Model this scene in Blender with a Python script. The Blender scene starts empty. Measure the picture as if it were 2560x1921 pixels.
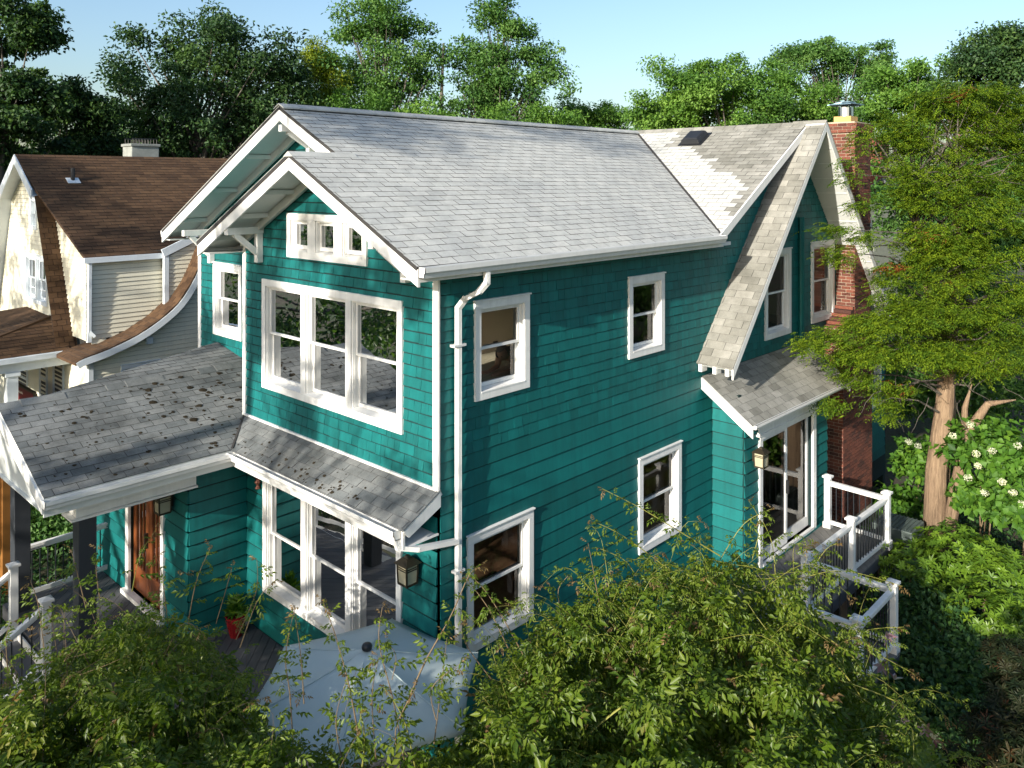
import bpy, math, random
import numpy as np
from mathutils import Vector, Matrix

random.seed(11)
rng = np.random.default_rng(11)
S = bpy.context.scene
COL = S.collection
R = math.radians

# ------------------------------------------------------------------ camera
FPX, TH, HZ = 2027.0, 0.75797, 450.5            # focal length in photo pixels, heading, horizon row
CAM = np.array([-6.64, -7.53, 8.1])
FW = np.array([math.cos(TH), math.sin(TH), 0.0])
RT = np.array([math.sin(TH), -math.cos(TH), 0.0])
UP = np.array([0.0, 0.0, 1.0])
cd = bpy.data.cameras.new('camera')
cam = bpy.data.objects.new('camera', cd)
COL.objects.link(cam)
cam.location = CAM
cam.rotation_euler = (R(90), 0, TH - R(90))
cd.sensor_width = 36.0
cd.lens = FPX / 2560 * 36.0
cd.shift_y = -(960.5 - HZ) / 2560
cd.clip_start = 0.1
cd.clip_end = 2000
S.camera = cam

# ------------------------------------------------------------------ sky, sun, exposure
SUN = np.array([-0.934, -0.152, 0.325]); SUN /= np.linalg.norm(SUN)
SUN_EL = math.asin(SUN[2])
w = bpy.data.worlds.new('World'); S.world = w; w.use_nodes = True
wn = w.node_tree.nodes; wl = w.node_tree.links
bg = wn['Background']
sky = wn.new('ShaderNodeTexSky'); sky.sky_type = 'NISHITA'; sky.sun_disc = False
sky.sun_elevation = SUN_EL
sky.sun_rotation = math.atan2(SUN[0], SUN[1])
sky.altitude = 0; sky.air_density = 1.15; sky.dust_density = 2.0; sky.ozone_density = 3.0
wl.new(sky.outputs[0], bg.inputs[0]); bg.inputs[1].default_value = 0.102
sd = bpy.data.lights.new('sun', 'SUN'); sun = bpy.data.objects.new('sun', sd); COL.objects.link(sun)
sd.energy = 4.0; sd.angle = R(0.55); sd.color = (1.0, 0.925, 0.81)
sun.location = tuple(SUN * 60)
sun.rotation_euler = Vector(SUN).to_track_quat('Z', 'Y').to_euler()
S.view_settings.view_transform = 'Standard'
S.view_settings.look = 'None'
S.view_settings.gamma = 1.0
S.view_settings.use_curve_mapping = False
S.view_settings.exposure = 1.15
S.cycles.max_bounces = 6
S.cycles.transparent_max_bounces = 12
S.cycles.caustics_reflective = False
S.cycles.caustics_refractive = False

def ray(px, py): return FW + RT * ((px - 1280) / FPX) + UP * ((HZ - py) / FPX)
def at(px, py, depth): return CAM + ray(px, py) * depth
def on(axis, val, px, py):
    d = ray(px, py); return CAM + d * ((val - CAM[axis]) / d[axis])
def proj(P):
    v = np.asarray(P, float) - CAM
    z = v @ FW
    return 1280 + FPX * (v @ RT) / z, HZ - FPX * v[..., 2] / z, z

# ------------------------------------------------------------------ materials
MATS = {}
def new_mat(name):
    m = bpy.data.materials.new(name); m.use_nodes = True
    MATS[name] = m
    n = m.node_tree.nodes; l = m.node_tree.links
    return m, n, l, n['Principled BSDF']
def rnd_node(n, l):
    oi = n.new('ShaderNodeObjectInfo'); ge = n.new('ShaderNodeNewGeometry')
    a = n.new('ShaderNodeMath'); a.operation = 'ADD'
    l.new(oi.outputs['Random'], a.inputs[0]); l.new(ge.outputs['Random Per Island'], a.inputs[1])
    f = n.new('ShaderNodeMath'); f.operation = 'FRACT'; l.new(a.outputs[0], f.inputs[0])
    return f.outputs[0], ge.outputs['Position']
def noise(n, l, vec, scale, detail=4, rough=0.6, stretch=None):
    if stretch:
        mp = n.new('ShaderNodeMapping'); mp.inputs['Scale'].default_value = stretch
        l.new(vec, mp.inputs[0]); vec = mp.outputs[0]
    t = n.new('ShaderNodeTexNoise'); t.inputs['Scale'].default_value = scale
    t.inputs['Detail'].default_value = detail; t.inputs['Roughness'].default_value = rough
    l.new(vec, t.inputs['Vector']); return t.outputs['Fac']
def ramp(n, l, fac, stops):
    r = n.new('ShaderNodeValToRGB')
    while len(r.color_ramp.elements) < len(stops): r.color_ramp.elements.new(0.5)
    for e, (p, c) in zip(r.color_ramp.elements, stops):
        e.position = p; e.color = (c[0], c[1], c[2], 1) if len(c) == 3 else c
    l.new(fac, r.inputs[0]); return r.outputs[0]
def mix(n, l, fac, a, b, mode='MIX'):
    m = n.new('ShaderNodeMixRGB'); m.blend_type = mode
    for s, v in ((0, fac), (1, a), (2, b)):
        if isinstance(v, (int, float)): m.inputs[s].default_value = v
        elif isinstance(v, tuple): m.inputs[s].default_value = (*v[:3], 1)
        else: l.new(v, m.inputs[s])
    return m.outputs[0]
def g(v): return (v, v, v)
def bump(n, l, h, b, strength=0.3, dist=0.01):
    bp = n.new('ShaderNodeBump'); bp.inputs['Strength'].default_value = strength
    bp.inputs['Distance'].default_value = dist
    l.new(h, bp.inputs['Height']); l.new(bp.outputs[0], b.inputs['Normal'])

def paint(name, col, rough=0.5, var=0.12, streak=0.12, dirt=(0.5, 0.45, 0.38), dirt_amt=0.25, spec=0.4, grain=None, per=0.10, bstr=0.12):
    m, n, l, b = new_mat(name)
    r, pos = rnd_node(n, l)
    c = ramp(n, l, r, [(0, tuple(x * (1 - per) for x in col)), (1, tuple(min(1, x * (1 + per)) for x in col))])
    a = noise(n, l, pos, 2.2, 5)
    c = mix(n, l, 1.0, c, ramp(n, l, a, [(0.3, g(1 - var)), (0.7, g(1 + var * 0.3))]), 'MULTIPLY')
    s = noise(n, l, pos, 9.0, 4, 0.6, (1, 1, 0.08))
    c = mix(n, l, 1.0, c, ramp(n, l, s, [(0.3, g(1 - streak)), (0.62, g(1))]), 'MULTIPLY')
    d = noise(n, l, pos, 6.0, 8, 0.7)
    df = ramp(n, l, d, [(0.56, g(0)), (0.78, g(dirt_amt))])
    c = mix(n, l, df, c, tuple(col[i] * dirt[i] for i in range(3)))
    l.new(c, b.inputs['Base Color']); b.inputs['Roughness'].default_value = rough
    b.inputs['Specular IOR Level'].default_value = spec
    gr = noise(n, l, pos, 60.0, 3, 0.6, grain or (1, 1, 0.15))
    bump(n, l, gr, b, bstr, 0.004)
    return m

def asphalt(name, tones, stain=(0.35, 0.6), stain_col=(0.4, 0.4, 0.4), rough=0.95, speck=0.18, lichen=0.0):
    m, n, l, b = new_mat(name)
    r, pos = rnd_node(n, l)
    st = [(i / max(1, len(tones) - 1), t) for i, t in enumerate(tones)]
    c = ramp(n, l, r, st)
    f = noise(n, l, pos, 110.0, 2, 0.7)
    c = mix(n, l, 1.0, c, ramp(n, l, f, [(0.3, g(1 - speck)), (0.7, g(1 + speck))]), 'MULTIPLY')
    a = noise(n, l, pos, 0.9, 6, 0.65)
    c = mix(n, l, 1.0, c, ramp(n, l, a, [(stain[0], stain_col), (stain[1], g(1))]), 'MULTIPLY')
    a2 = noise(n, l, pos, 5.0, 6, 0.7)
    c = mix(n, l, 1.0, c, ramp(n, l, a2, [(0.33, g(0.82)), (0.6, g(1.04))]), 'MULTIPLY')
    if lichen:
        li = noise(n, l, pos, 34.0, 4, 0.75)
        c = mix(n, l, ramp(n, l, li, [(0.60, g(0)), (0.68, g(lichen))]), c, (0.03, 0.028, 0.026))
    l.new(c, b.inputs['Base Color']); b.inputs['Roughness'].default_value = rough
    b.inputs['Specular IOR Level'].default_value = 0.25
    bump(n, l, f, b, 0.25, 0.004)
    return m

def plain(name, col, rough=0.6, metal=0.0, spec=0.5, var=0.15, scale=6.0, bstr=0.0):
    m, n, l, b = new_mat(name)
    r, pos = rnd_node(n, l)
    a = noise(n, l, pos, scale, 5, 0.65)
    c = mix(n, l, 1.0, ramp(n, l, r, [(0, tuple(x * (1 - var * .6) for x in col)), (1, tuple(x * (1 + var * .6) for x in col))]),
            ramp(n, l, a, [(0.3, g(1 - var)), (0.7, g(1 + var * .4))]), 'MULTIPLY')
    l.new(c, b.inputs['Base Color']); b.inputs['Roughness'].default_value = rough
    b.inputs['Metallic'].default_value = metal; b.inputs['Specular IOR Level'].default_value = spec
    if bstr: bump(n, l, noise(n, l, pos, scale * 8, 4), b, bstr, 0.01)
    return m

def leafmat(name, dark, mid, light, tip=None, transl=0.35, rough=0.55, spec=0.3, hue=None):
    """tint attribute 0..1 picks the leaf's own colour; above 0.93 the young tips"""
    m, n, l, b = new_mat(name)
    at_ = n.new('ShaderNodeAttribute'); at_.attribute_name = 'tint'
    st = [(0.0, dark), (0.45, mid), (0.88, light)]
    if tip: st += [(0.94, tip)]
    c = ramp(n, l, at_.outputs['Fac'], st)
    ge = n.new('ShaderNodeNewGeometry')
    a = noise(n, l, ge.outputs['Position'], 0.7, 3)
    c = mix(n, l, 1.0, c, ramp(n, l, a, [(0.3, (0.8, 0.86, 0.9)), (0.7, (1.12, 1.08, 0.95))]), 'MULTIPLY')
    l.new(c, b.inputs['Base Color']); b.inputs['Roughness'].default_value = rough
    b.inputs['Specular IOR Level'].default_value = spec
    tr = n.new('ShaderNodeBsdfTranslucent')
    tc = mix(n, l, 1.0, c, (1.25, 1.3, 0.55), 'MULTIPLY'); l.new(tc, tr.inputs[0])
    ms = n.new('ShaderNodeMixShader'); ms.inputs[0].default_value = transl
    l.new(b.outputs[0], ms.inputs[1]); l.new(tr.outputs[0], ms.inputs[2])
    l.new(ms.outputs[0], n['Material Output'].inputs[0])
    return m

def glassmat(name, tint=0.85, ior=1.6):
    m, n, l, b = new_mat(name)
    n.remove(b)
    tp = n.new('ShaderNodeBsdfTransparent'); tp.inputs[0].default_value = (tint, tint, tint * 0.98, 1)
    gl = n.new('ShaderNodeBsdfGlossy'); gl.inputs['Roughness'].default_value = 0.012
    fr = n.new('ShaderNodeFresnel'); fr.inputs[0].default_value = ior
    ge = n.new('ShaderNodeNewGeometry')
    bp = n.new('ShaderNodeBump'); bp.inputs['Strength'].default_value = 0.04; bp.inputs['Distance'].default_value = 0.02
    l.new(noise(n, l, ge.outputs['Position'], 1.7, 2), bp.inputs['Height']); l.new(bp.outputs[0], gl.inputs['Normal'])
    ms = n.new('ShaderNodeMixShader')
    l.new(fr.outputs[0], ms.inputs[0]); l.new(tp.outputs[0], ms.inputs[1]); l.new(gl.outputs[0], ms.inputs[2])
    l.new(ms.outputs[0], n['Material Output'].inputs[0])
    return m

def barkmat(name, c1, c2, scale=8):
    m, n, l, b = new_mat(name)
    ge = n.new('ShaderNodeNewGeometry')
    a = noise(n, l, ge.outputs['Position'], scale, 7, 0.75, (1, 1, 0.10))
    l.new(ramp(n, l, a, [(0.3, c1), (0.7, c2)]), b.inputs['Base Color']); b.inputs['Roughness'].default_value = 0.9
    bump(n, l, a, b, 1.0, 0.06)
    return m

TEAL = paint('teal_paint', (0.003, 0.124, 0.122), 0.55, 0.16, 0.24, (0.55, 0.75, 0.75), 0.45, spec=0.32, per=0.15, bstr=0.3)
WHITE = paint('white_paint', (0.78, 0.78, 0.76), 0.45, 0.08, 0.12, (0.55, 0.52, 0.44), 0.32, per=0.03)
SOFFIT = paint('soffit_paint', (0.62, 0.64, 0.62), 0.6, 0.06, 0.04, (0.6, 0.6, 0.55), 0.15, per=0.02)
ALU = paint('gutter_metal', (0.74, 0.74, 0.72), 0.35, 0.06, 0.08, (0.45, 0.42, 0.36), 0.30, per=0.02)
ROOF = asphalt('grey_roof_shingle', [(0.44, 0.445, 0.42), (0.47, 0.475, 0.445), (0.50, 0.50, 0.465), (0.455, 0.46, 0.43)], (0.30, 0.55), (0.82, 0.83, 0.85))
ROOFX = asphalt('weathered_roof_shingle', [(0.213, 0.209, 0.184), (0.279, 0.275, 0.246), (0.328, 0.320, 0.287), (0.254, 0.250, 0.221)], (0.34, 0.6), (0.66, 0.66, 0.64))
ROOFP = asphalt('porch_roof_shingle', [(0.145, 0.158, 0.160), (0.195, 0.205, 0.204), (0.225, 0.232, 0.226), (0.170, 0.182, 0.182)], (0.36, 0.6), (0.45, 0.46, 0.46), lichen=0.75)
ROOFEDGE = plain('roof_deck', (0.035, 0.033, 0.032), 0.95)
BROWNROOF = asphalt('brown_roof_shingle', [(0.068, 0.038, 0.021), (0.096, 0.054, 0.029), (0.120, 0.069, 0.036), (0.080, 0.045, 0.024)], (0.3, 0.6), (0.75, 0.75, 0.78))
CREAM = paint('cream_siding', (0.72, 0.69, 0.55), 0.5, 0.05, 0.05, (0.7, 0.68, 0.6), 0.12, per=0.03, bstr=0.05)
NTRIM = paint('house_trim_white', (0.74, 0.77, 0.78), 0.5, 0.05, 0.05, (0.7, 0.68, 0.6), 0.12, per=0.02)
GLASS = glassmat('window_glass')
SCREEN = plain('screen_dark', (0.03, 0.03, 0.032), 0.6)
DARKPOST = paint('charcoal_paint', (0.040, 0.046, 0.055), 0.5, 0.1, 0.1, per=0.04)
DECK = paint('deck_board', (0.075, 0.078, 0.085), 0.7, 0.15, 0.0, (0.6, 0.6, 0.55), 0.3, per=0.10)
DECKG = paint('grey_deck_board', (0.17, 0.165, 0.155), 0.7, 0.12, 0.0, (0.6, 0.6, 0.55), 0.3, per=0.08)
BRICK, n_, l_, b_ = new_mat('red_brick')
_r, _p = rnd_node(n_, l_)
_c = ramp(n_, l_, _r, [(0, (0.06, 0.024, 0.018)), (0.35, (0.15, 0.046, 0.028)), (0.7, (0.20, 0.064, 0.038)), (1, (0.10, 0.034, 0.024))])
_c = mix(n_, l_, 1.0, _c, ramp(n_, l_, noise(n_, l_, _p, 25, 5, 0.7), [(0.3, g(0.7)), (0.7, g(1.12))]), 'MULTIPLY')
l_.new(_c, b_.inputs['Base Color']); b_.inputs['Roughness'].default_value = 0.9
bump(n_, l_, noise(n_, l_, _p, 60, 4), b_, 0.4, 0.01)
MORTAR = plain('mortar', (0.42, 0.36, 0.27), 0.95, scale=20, bstr=0.4)
WOODDOOR = plain('stained_wood', (0.16, 0.048, 0.014), 0.35, spec=0.5, var=0.3, scale=3)
WOODGATE = plain('honey_wood', (0.30, 0.13, 0.03), 0.5, var=0.2, scale=3)
BRONZE = plain('bronze_metal', (0.055, 0.045, 0.03), 0.45, 0.6)
LAMPGLASS = plain('lantern_glass', (0.42, 0.38, 0.26), 0.25, var=0.1)
STEEL = plain('stainless_steel', (0.6, 0.6, 0.6), 0.25, 1.0, var=0.05)
CAPBLUE = plain('cap_metal', (0.16, 0.25, 0.31), 0.35, 0.7, var=0.1)
CLAY = plain('clay_flue', (0.50, 0.32, 0.12), 0.9, bstr=0.3)
STUCCO = plain('chimney_stucco', (0.26, 0.28, 0.26), 0.95, var=0.25, scale=3, bstr=0.6)
FABRIC = plain('umbrella_canvas', (0.50, 0.58, 0.57), 0.85, spec=0.2, var=0.06, scale=2, bstr=0.15)
MOSS = plain('roof_moss', (0.035, 0.028, 0.018), 1.0, spec=0.1, var=0.4, scale=30)
BLACKM = plain('black_metal', (0.015, 0.016, 0.018), 0.45)
BALUST = plain('baluster_metal', (0.03, 0.034, 0.04), 0.35, 0.3, var=0.1)
SHADOWBACK = plain('shadow_line_backing', (0.004, 0.022, 0.022), 0.9)  # wall backing, coloured near black to stand in for shadow under the butts
GREYBACK = plain('grey_shadow_backing', (0.10, 0.10, 0.085), 0.9)  # cream house backing, darkened to paint shadow lines between the boards
ROOM = plain('room_wall', (0.40, 0.36, 0.28), 0.9, var=0.1, scale=1)
ROOMD = plain('room_floor', (0.10, 0.055, 0.03), 0.6, var=0.2, scale=3)
SIGNRED = plain('sign_red', (0.16, 0.008, 0.012), 0.5, var=0.15)
SIGNWHITE = plain('sign_white', (0.6, 0.55, 0.5), 0.6)
POTRED = plain('red_glaze', (0.17, 0.008, 0.010), 0.25)
CREAMBOX = plain('cream_laminate', (0.62, 0.60, 0.34), 0.5)
CERAMIC = plain('white_ceramic', (0.55, 0.55, 0.52), 0.25)
SKIN = plain('skin', (0.62, 0.34, 0.22), 0.55, var=0.08)
HAIR = plain('grey_brown_hair', (0.20, 0.165, 0.13), 0.6, var=0.3, scale=40)
NAVY = plain('navy_cloth', (0.006, 0.010, 0.028), 0.9)
QUILT, n_, l_, b_ = new_mat('quilt')
_ge = n_.new('ShaderNodeNewGeometry'); _w = n_.new('ShaderNodeTexWave'); _w.inputs['Scale'].default_value = 5; _w.inputs['Distortion'].default_value = 2
l_.new(_ge.outputs['Position'], _w.inputs['Vector'])
l_.new(ramp(n_, l_, _w.outputs['Color'], [(0.2, (0.40, 0.37, 0.27)), (0.8, (0.62, 0.58, 0.45))]), b_.inputs['Base Color']); b_.inputs['Roughness'].default_value = 0.95
BARK = barkmat('grey_bark', (0.045, 0.038, 0.03), (0.17, 0.15, 0.125))
CEDARBARK = barkmat('cedar_bark', (0.11, 0.066, 0.040), (0.38, 0.27, 0.17), 16)
TWIG = plain('green_cane', (0.22, 0.22, 0.04), 0.6, var=0.3)
REDCANE = plain('brown_cane', (0.15, 0.105, 0.055), 0.7, var=0.3)
CONC = plain('concrete', (0.33, 0.32, 0.30), 0.95, var=0.2, scale=3, bstr=0.3)
SLATE = asphalt('slate_roof', [(0.12, 0.125, 0.13), (0.18, 0.185, 0.19)], (0.3, 0.6), (0.7, 0.7, 0.7))
ACGREY = plain('unit_grey', (0.10, 0.13, 0.12), 0.5, 0.2)
LF_ROSE = leafmat('rose_leaf', (0.036, 0.078, 0.007), (0.092, 0.155, 0.012), (0.190, 0.240, 0.030), (0.20, 0.13, 0.055), 0.46, 0.42, 0.40)
LF_DARK = leafmat('maple_leaf_dark', (0.021, 0.050, 0.019), (0.035, 0.084, 0.027), (0.089, 0.159, 0.038), None, 0.30)
LF_MID = leafmat('maple_leaf', (0.035, 0.096, 0.024), (0.077, 0.177, 0.036), (0.165, 0.289, 0.072), None, 0.36)
LF_LIGHT = leafmat('oak_leaf', (0.041, 0.108, 0.021), (0.100, 0.216, 0.031), (0.192, 0.332, 0.061), None, 0.38)
LF_YEL = leafmat('golden_conifer', (0.076, 0.129, 0.011), (0.167, 0.229, 0.014), (0.288, 0.343, 0.029), None, 0.35)
LF_CEDAR = leafmat('cedar_spray', (0.027, 0.074, 0.013), (0.082, 0.158, 0.013), (0.184, 0.258, 0.014), (0.22, 0.075, 0.02), 0.34, 0.6, 0.2)
LF_RHODO = leafmat('rhododendron_leaf', (0.028, 0.073, 0.012), (0.090, 0.174, 0.016), (0.179, 0.294, 0.028), None, 0.32, 0.38, 0.45)
LF_HYD = leafmat('hydrangea_leaf', (0.029, 0.085, 0.015), (0.082, 0.193, 0.023), (0.147, 0.277, 0.031), None, 0.38)
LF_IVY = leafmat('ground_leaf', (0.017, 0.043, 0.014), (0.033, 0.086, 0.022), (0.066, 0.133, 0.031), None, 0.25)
LF_PLUM = leafmat('red_maple_leaf', (0.012, 0.026, 0.009), (0.024, 0.036, 0.013), (0.050, 0.040, 0.018), (0.22, 0.06, 0.025), 0.35)
PETALW = leafmat('white_petal', (0.45, 0.48, 0.30), (0.62, 0.64, 0.50), (0.75, 0.75, 0.68), None, 0.3)
PETALP = leafmat('lily_petal', (0.18, 0.06, 0.10), (0.42, 0.30, 0.36), (0.60, 0.58, 0.62), None, 0.3)
GROUND, n_, l_, b_ = new_mat('ground_soil_grass')
_ge = n_.new('ShaderNodeNewGeometry'); _pos = _ge.outputs['Position']
_c = mix(n_, l_, ramp(n_, l_, noise(n_, l_, _pos, 0.35, 6, 0.65), [(0.42, g(0)), (0.58, g(1))]), (0.030, 0.060, 0.014), (0.055, 0.042, 0.026))
_c = mix(n_, l_, 1.0, _c, ramp(n_, l_, noise(n_, l_, _pos, 14, 5, 0.7), [(0.3, g(0.6)), (0.7, g(1.25))]), 'MULTIPLY')
l_.new(_c, b_.inputs['Base Color']); b_.inputs['Roughness'].default_value = 1.0
bump(n_, l_, noise(n_, l_, _pos, 30, 6, 0.7), b_, 0.8, 0.05)

# ------------------------------------------------------------------ object helpers
def link(name, me, parent=None, thing=False):
    o = bpy.data.objects.new(name, me); COL.objects.link(o)
    if parent is not None:
        o.parent = parent
        if parent.type == 'EMPTY': o.matrix_parent_inverse = Matrix.Translation(-parent.location)
    return o
def thing(name, label, cat, loc=(0, 0, 0), group=None):
    o = bpy.data.objects.new(name, None); COL.objects.link(o)
    o.location = tuple(float(v) for v in loc); o.empty_display_size = 0.2
    o['label'] = label; o['category'] = cat
    if group: o['group'] = group
    return o
def tag(o, label, cat, group=None):
    o['label'] = label; o['category'] = cat
    if group: o['group'] = group
    return o
def kind(o, k): o['kind'] = k; return o

class MB:
    def __init__(s): s.v = []; s.f = []; s.side = []
    def add(s, pts, faces):
        b = len(s.v); s.v += [tuple(float(c) for c in p) for p in pts]
        s.f += [tuple(i + b for i in f) for f in faces]
    def hexa(s, p): s.add(p, [(3, 2, 1, 0), (4, 5, 6, 7), (0, 1, 5, 4), (1, 2, 6, 5), (2, 3, 7, 6), (3, 0, 4, 7)])
    def box(s, x0, y0, z0, x1, y1, z1):
        s.hexa([(x0, y0, z0), (x1, y0, z0), (x1, y1, z0), (x0, y1, z0), (x0, y0, z1), (x1, y0, z1), (x1, y1, z1), (x0, y1, z1)])
    def prism(s, poly, vec):
        n = len(poly); q = [tuple(np.add(p, vec)) for p in poly]
        s.add(list(poly) + q, [tuple(range(n))[::-1], tuple(range(n, 2 * n))] + [(i, (i + 1) % n, n + (i + 1) % n, n + i) for i in range(n)])
    def bar(s, a, b, w, h, up=(0, 0, 1)):
        a = np.array(a, float); b = np.array(b, float); d = b - a; d /= np.linalg.norm(d)
        u = np.array(up, float); sd_ = np.cross(d, u); sd_ /= np.linalg.norm(sd_); u = np.cross(sd_, d)
        c = [(-1, -1), (1, -1), (1, 1), (-1, 1)]
        s.hexa([a + sd_ * i * w / 2 + u * j * h / 2 for i, j in c] + [b + sd_ * i * w / 2 + u * j * h / 2 for i, j in c])
    def tube(s, pts, rad, n=7, cap=True):
        pts = [np.array(p, float) for p in pts]
        if isinstance(rad, (int, float)): rad = [rad] * len(pts)
        b = len(s.v); prev = None
        for i, p in enumerate(pts):
            t = pts[min(i + 1, len(pts) - 1)] - pts[max(i - 1, 0)]; t /= (np.linalg.norm(t) + 1e-9)
            a = np.array([1, 0, 0.]) if abs(t[0]) < 0.8 else np.array([0, 1., 0])
            if prev is not None: a = prev
            e = np.cross(t, a); e /= (np.linalg.norm(e) + 1e-9); f = np.cross(t, e); prev = np.cross(e, t)
            for k in range(n):
                th = 2 * math.pi * k / n
                s.v.append(tuple(p + rad[i] * (math.cos(th) * e + math.sin(th) * f)))
        for i in range(len(pts) - 1):
            for k in range(n):
                s.f.append((b + i * n + k, b + i * n + (k + 1) % n, b + (i + 1) * n + (k + 1) % n, b + (i + 1) * n + k))
        if cap:
            s.f.append(tuple(b + k for k in range(n))[::-1]); s.f.append(tuple(b + (len(pts) - 1) * n + k for k in range(n)))
    def lathe(s, c, prof, n=20):
        b = len(s.v)
        for r_, z in prof:
            for k in range(n):
                th = 2 * math.pi * k / n; s.v.append((c[0] + r_ * math.cos(th), c[1] + r_ * math.sin(th), c[2] + z))
        for i in range(len(prof) - 1):
            for k in range(n):
                s.f.append((b + i * n + k, b + i * n + (k + 1) % n, b + (i + 1) * n + (k + 1) % n, b + (i + 1) * n + k))
        s.f.append(tuple(b + k for k in range(n))[::-1]); s.f.append(tuple(b + (len(prof) - 1) * n + k for k in range(n)))
    def mesh(s, name, m, smooth=False):
        me = bpy.data.meshes.new(name); me.from_pydata(s.v, [], s.f); me.materials.append(m)
        if s.side:
            me.materials.append(ROOFEDGE); mi = np.zeros(len(s.f), np.int32); mi[s.side] = 1; me.polygons.foreach_set('material_index', mi)
        if smooth: me.polygons.foreach_set('use_smooth', [True] * len(me.polygons))
        return me
    def build(s, name, m, parent=None, smooth=False, bevel=0.0):
        o = link(name, s.mesh(name, m, smooth), parent)
        if bevel:
            md = o.modifiers.new('bevel', 'BEVEL'); md.width = bevel; md.segments = 2; md.limit_method = 'ANGLE'
        return o

def np_mesh(name, V, F, m, tint=None, smooth=False):
    me = bpy.data.meshes.new(name)
    V = np.ascontiguousarray(V, dtype=np.float32); F = np.ascontiguousarray(F, dtype=np.int32)
    k = F.shape[1]
    me.vertices.add(len(V)); me.vertices.foreach_set('co', V.ravel())
    me.loops.add(F.size); me.loops.foreach_set('vertex_index', F.ravel())
    me.polygons.add(len(F)); me.polygons.foreach_set('loop_start', np.arange(len(F), dtype=np.int32) * k)
    me.materials.append(m)
    if smooth: me.polygons.foreach_set('use_smooth', np.ones(len(F), bool))
    me.update(calc_edges=True)
    if tint is not None:
        a = me.attributes.new('tint', 'FLOAT', 'POINT'); a.data.foreach_set('value', np.ascontiguousarray(tint, np.float32))
    return me

# ------------------------------------------------------------------ frames, siding and shingles
class Fr:
    """a plane: P(a,b,d) = O + a*U + b*W + d*N"""
    def __init__(s, O, U, W, N):
        s.O, s.U, s.W, s.N = (np.array(x, float) for x in (O, U, W, N))
    def P(s, a, b, d=0.0): return s.O + a * s.U + b * s.W + d * s.N
    def box(s, mb, a0, a1, b0, b1, d0, d1):
        mb.hexa([s.P(a0, b0, d0), s.P(a1, b0, d0), s.P(a1, b0, d1), s.P(a0, b0, d1), s.P(a0, b1, d0), s.P(a1, b1, d0), s.P(a1, b1, d1), s.P(a0, b1, d1)])
def wallfr(axis, val):      # axis 'x': facing -x, a=y ; axis 'y': facing -y, a=x
    if axis == 'x': return Fr((val, 0, 0), (0, 1, 0), (0, 0, 1), (-1, 0, 0))
    return Fr((0, val, 0), (1, 0, 0), (0, 0, 1), (0, -1, 0))

def unit_wedge(name, m, top=0.3):
    mb = MB()
    mb.hexa([(0, 0, 0), (1, 0, 0), (1, 0, 1), (0, 0, 1), (0, 1, 0), (1, 1, 0), (1, 1, top), (0, 1, top)])
    if m.name in CUTDARK: mb.side = [0, 1, 3, 5]
    return mb.mesh(name, m)     # local: x along U, y along W, z along N

CUTDARK = {'grey_roof_shingle', 'weathered_roof_shingle', 'porch_roof_shingle', 'brown_roof_shingle'}   # the cut edge of an asphalt shingle is black
class Pieces:
    """collects flat pieces; the ones that show largest become objects, the rest one joined 'stuff' part"""
    def __init__(s, name, rest, limit=300): s.name, s.rest, s.limit, s.L = name, rest, limit, []; s.um = {}
    def add(s, fr, poly, db, dt, m, parent, rect=True, br=None):
        c = np.array([fr.P(a, b, db) for a, b in poly])
        px, py, z = proj(c)
        view = (CAM - c.mean(0)) @ fr.N
        ar = 0.0
        if (z > 0.3).all() and view > 0:
            cx, cy = px.mean(), py.mean()
            if -40 < cx < 2600 and -40 < cy < 1960:
                ar = 0.5 * abs(np.dot(px, np.roll(py, 1)) - np.dot(py, np.roll(px, 1)))
        s.L.append((ar, fr, poly, db, dt, m, parent, rect, br))
    def emit(s, rest_parent=None, bias=None):
        s.L.sort(key=lambda t: -t[0])
        rest = {}
        for i, (ar, fr, poly, db, dt, m, parent, rect, br) in enumerate(s.L):
            bs = [b for a, b in poly]; b0, b1 = br or (min(bs), max(bs))
            h = max(b1 - b0, 1e-6)
            if i < s.limit and ar > 20:
                if rect:
                    key = m.name
                    if key not in s.um: s.um[key] = unit_wedge(s.name, m, dt / db)
                    o = bpy.data.objects.new(s.name, s.um[key]); COL.objects.link(o); o.parent = parent
                    a0 = min(a for a, b in poly); a1 = max(a for a, b in poly)
                    M = np.eye(4); M[:3, 0] = fr.U * (a1 - a0); M[:3, 1] = fr.W * h; M[:3, 2] = fr.N * db; M[:3, 3] = fr.P(a0, b0, 0)
                    o.matrix_local = Matrix(M.tolist())
                else:
                    mb = MB(); s._poly(mb, fr, poly, b0, h, db, dt, m.name in CUTDARK); mb.build(s.name, m, parent)
            else:
                rp = rest_parent or parent
                key = (rp.name, m.name)
                if key not in rest: rest[key] = (MB(), m, rp)
                s._poly(rest[key][0], fr, poly, b0, h, db, dt, m.name in CUTDARK)
        for mb, m, rp in rest.values():
            kind(mb.build(s.rest, m, rp), 'stuff')
    @staticmethod
    def _poly(mb, fr, poly, b0, h, db, dt, dark=False):
        n = len(poly)
        if dark: mb.side += list(range(len(mb.f) + 1, len(mb.f) + 1 + n))
        top = [fr.P(a, b, db + (dt - db) * (b - b0) / h) for a, b in poly]
        bot = [fr.P(a, b, 0) for a, b in poly]
        mb.add(bot + top, [tuple(range(n, 2 * n))] + [(i, (i + 1) % n, n + (i + 1) % n, n + i) for i in range(n)])

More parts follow.
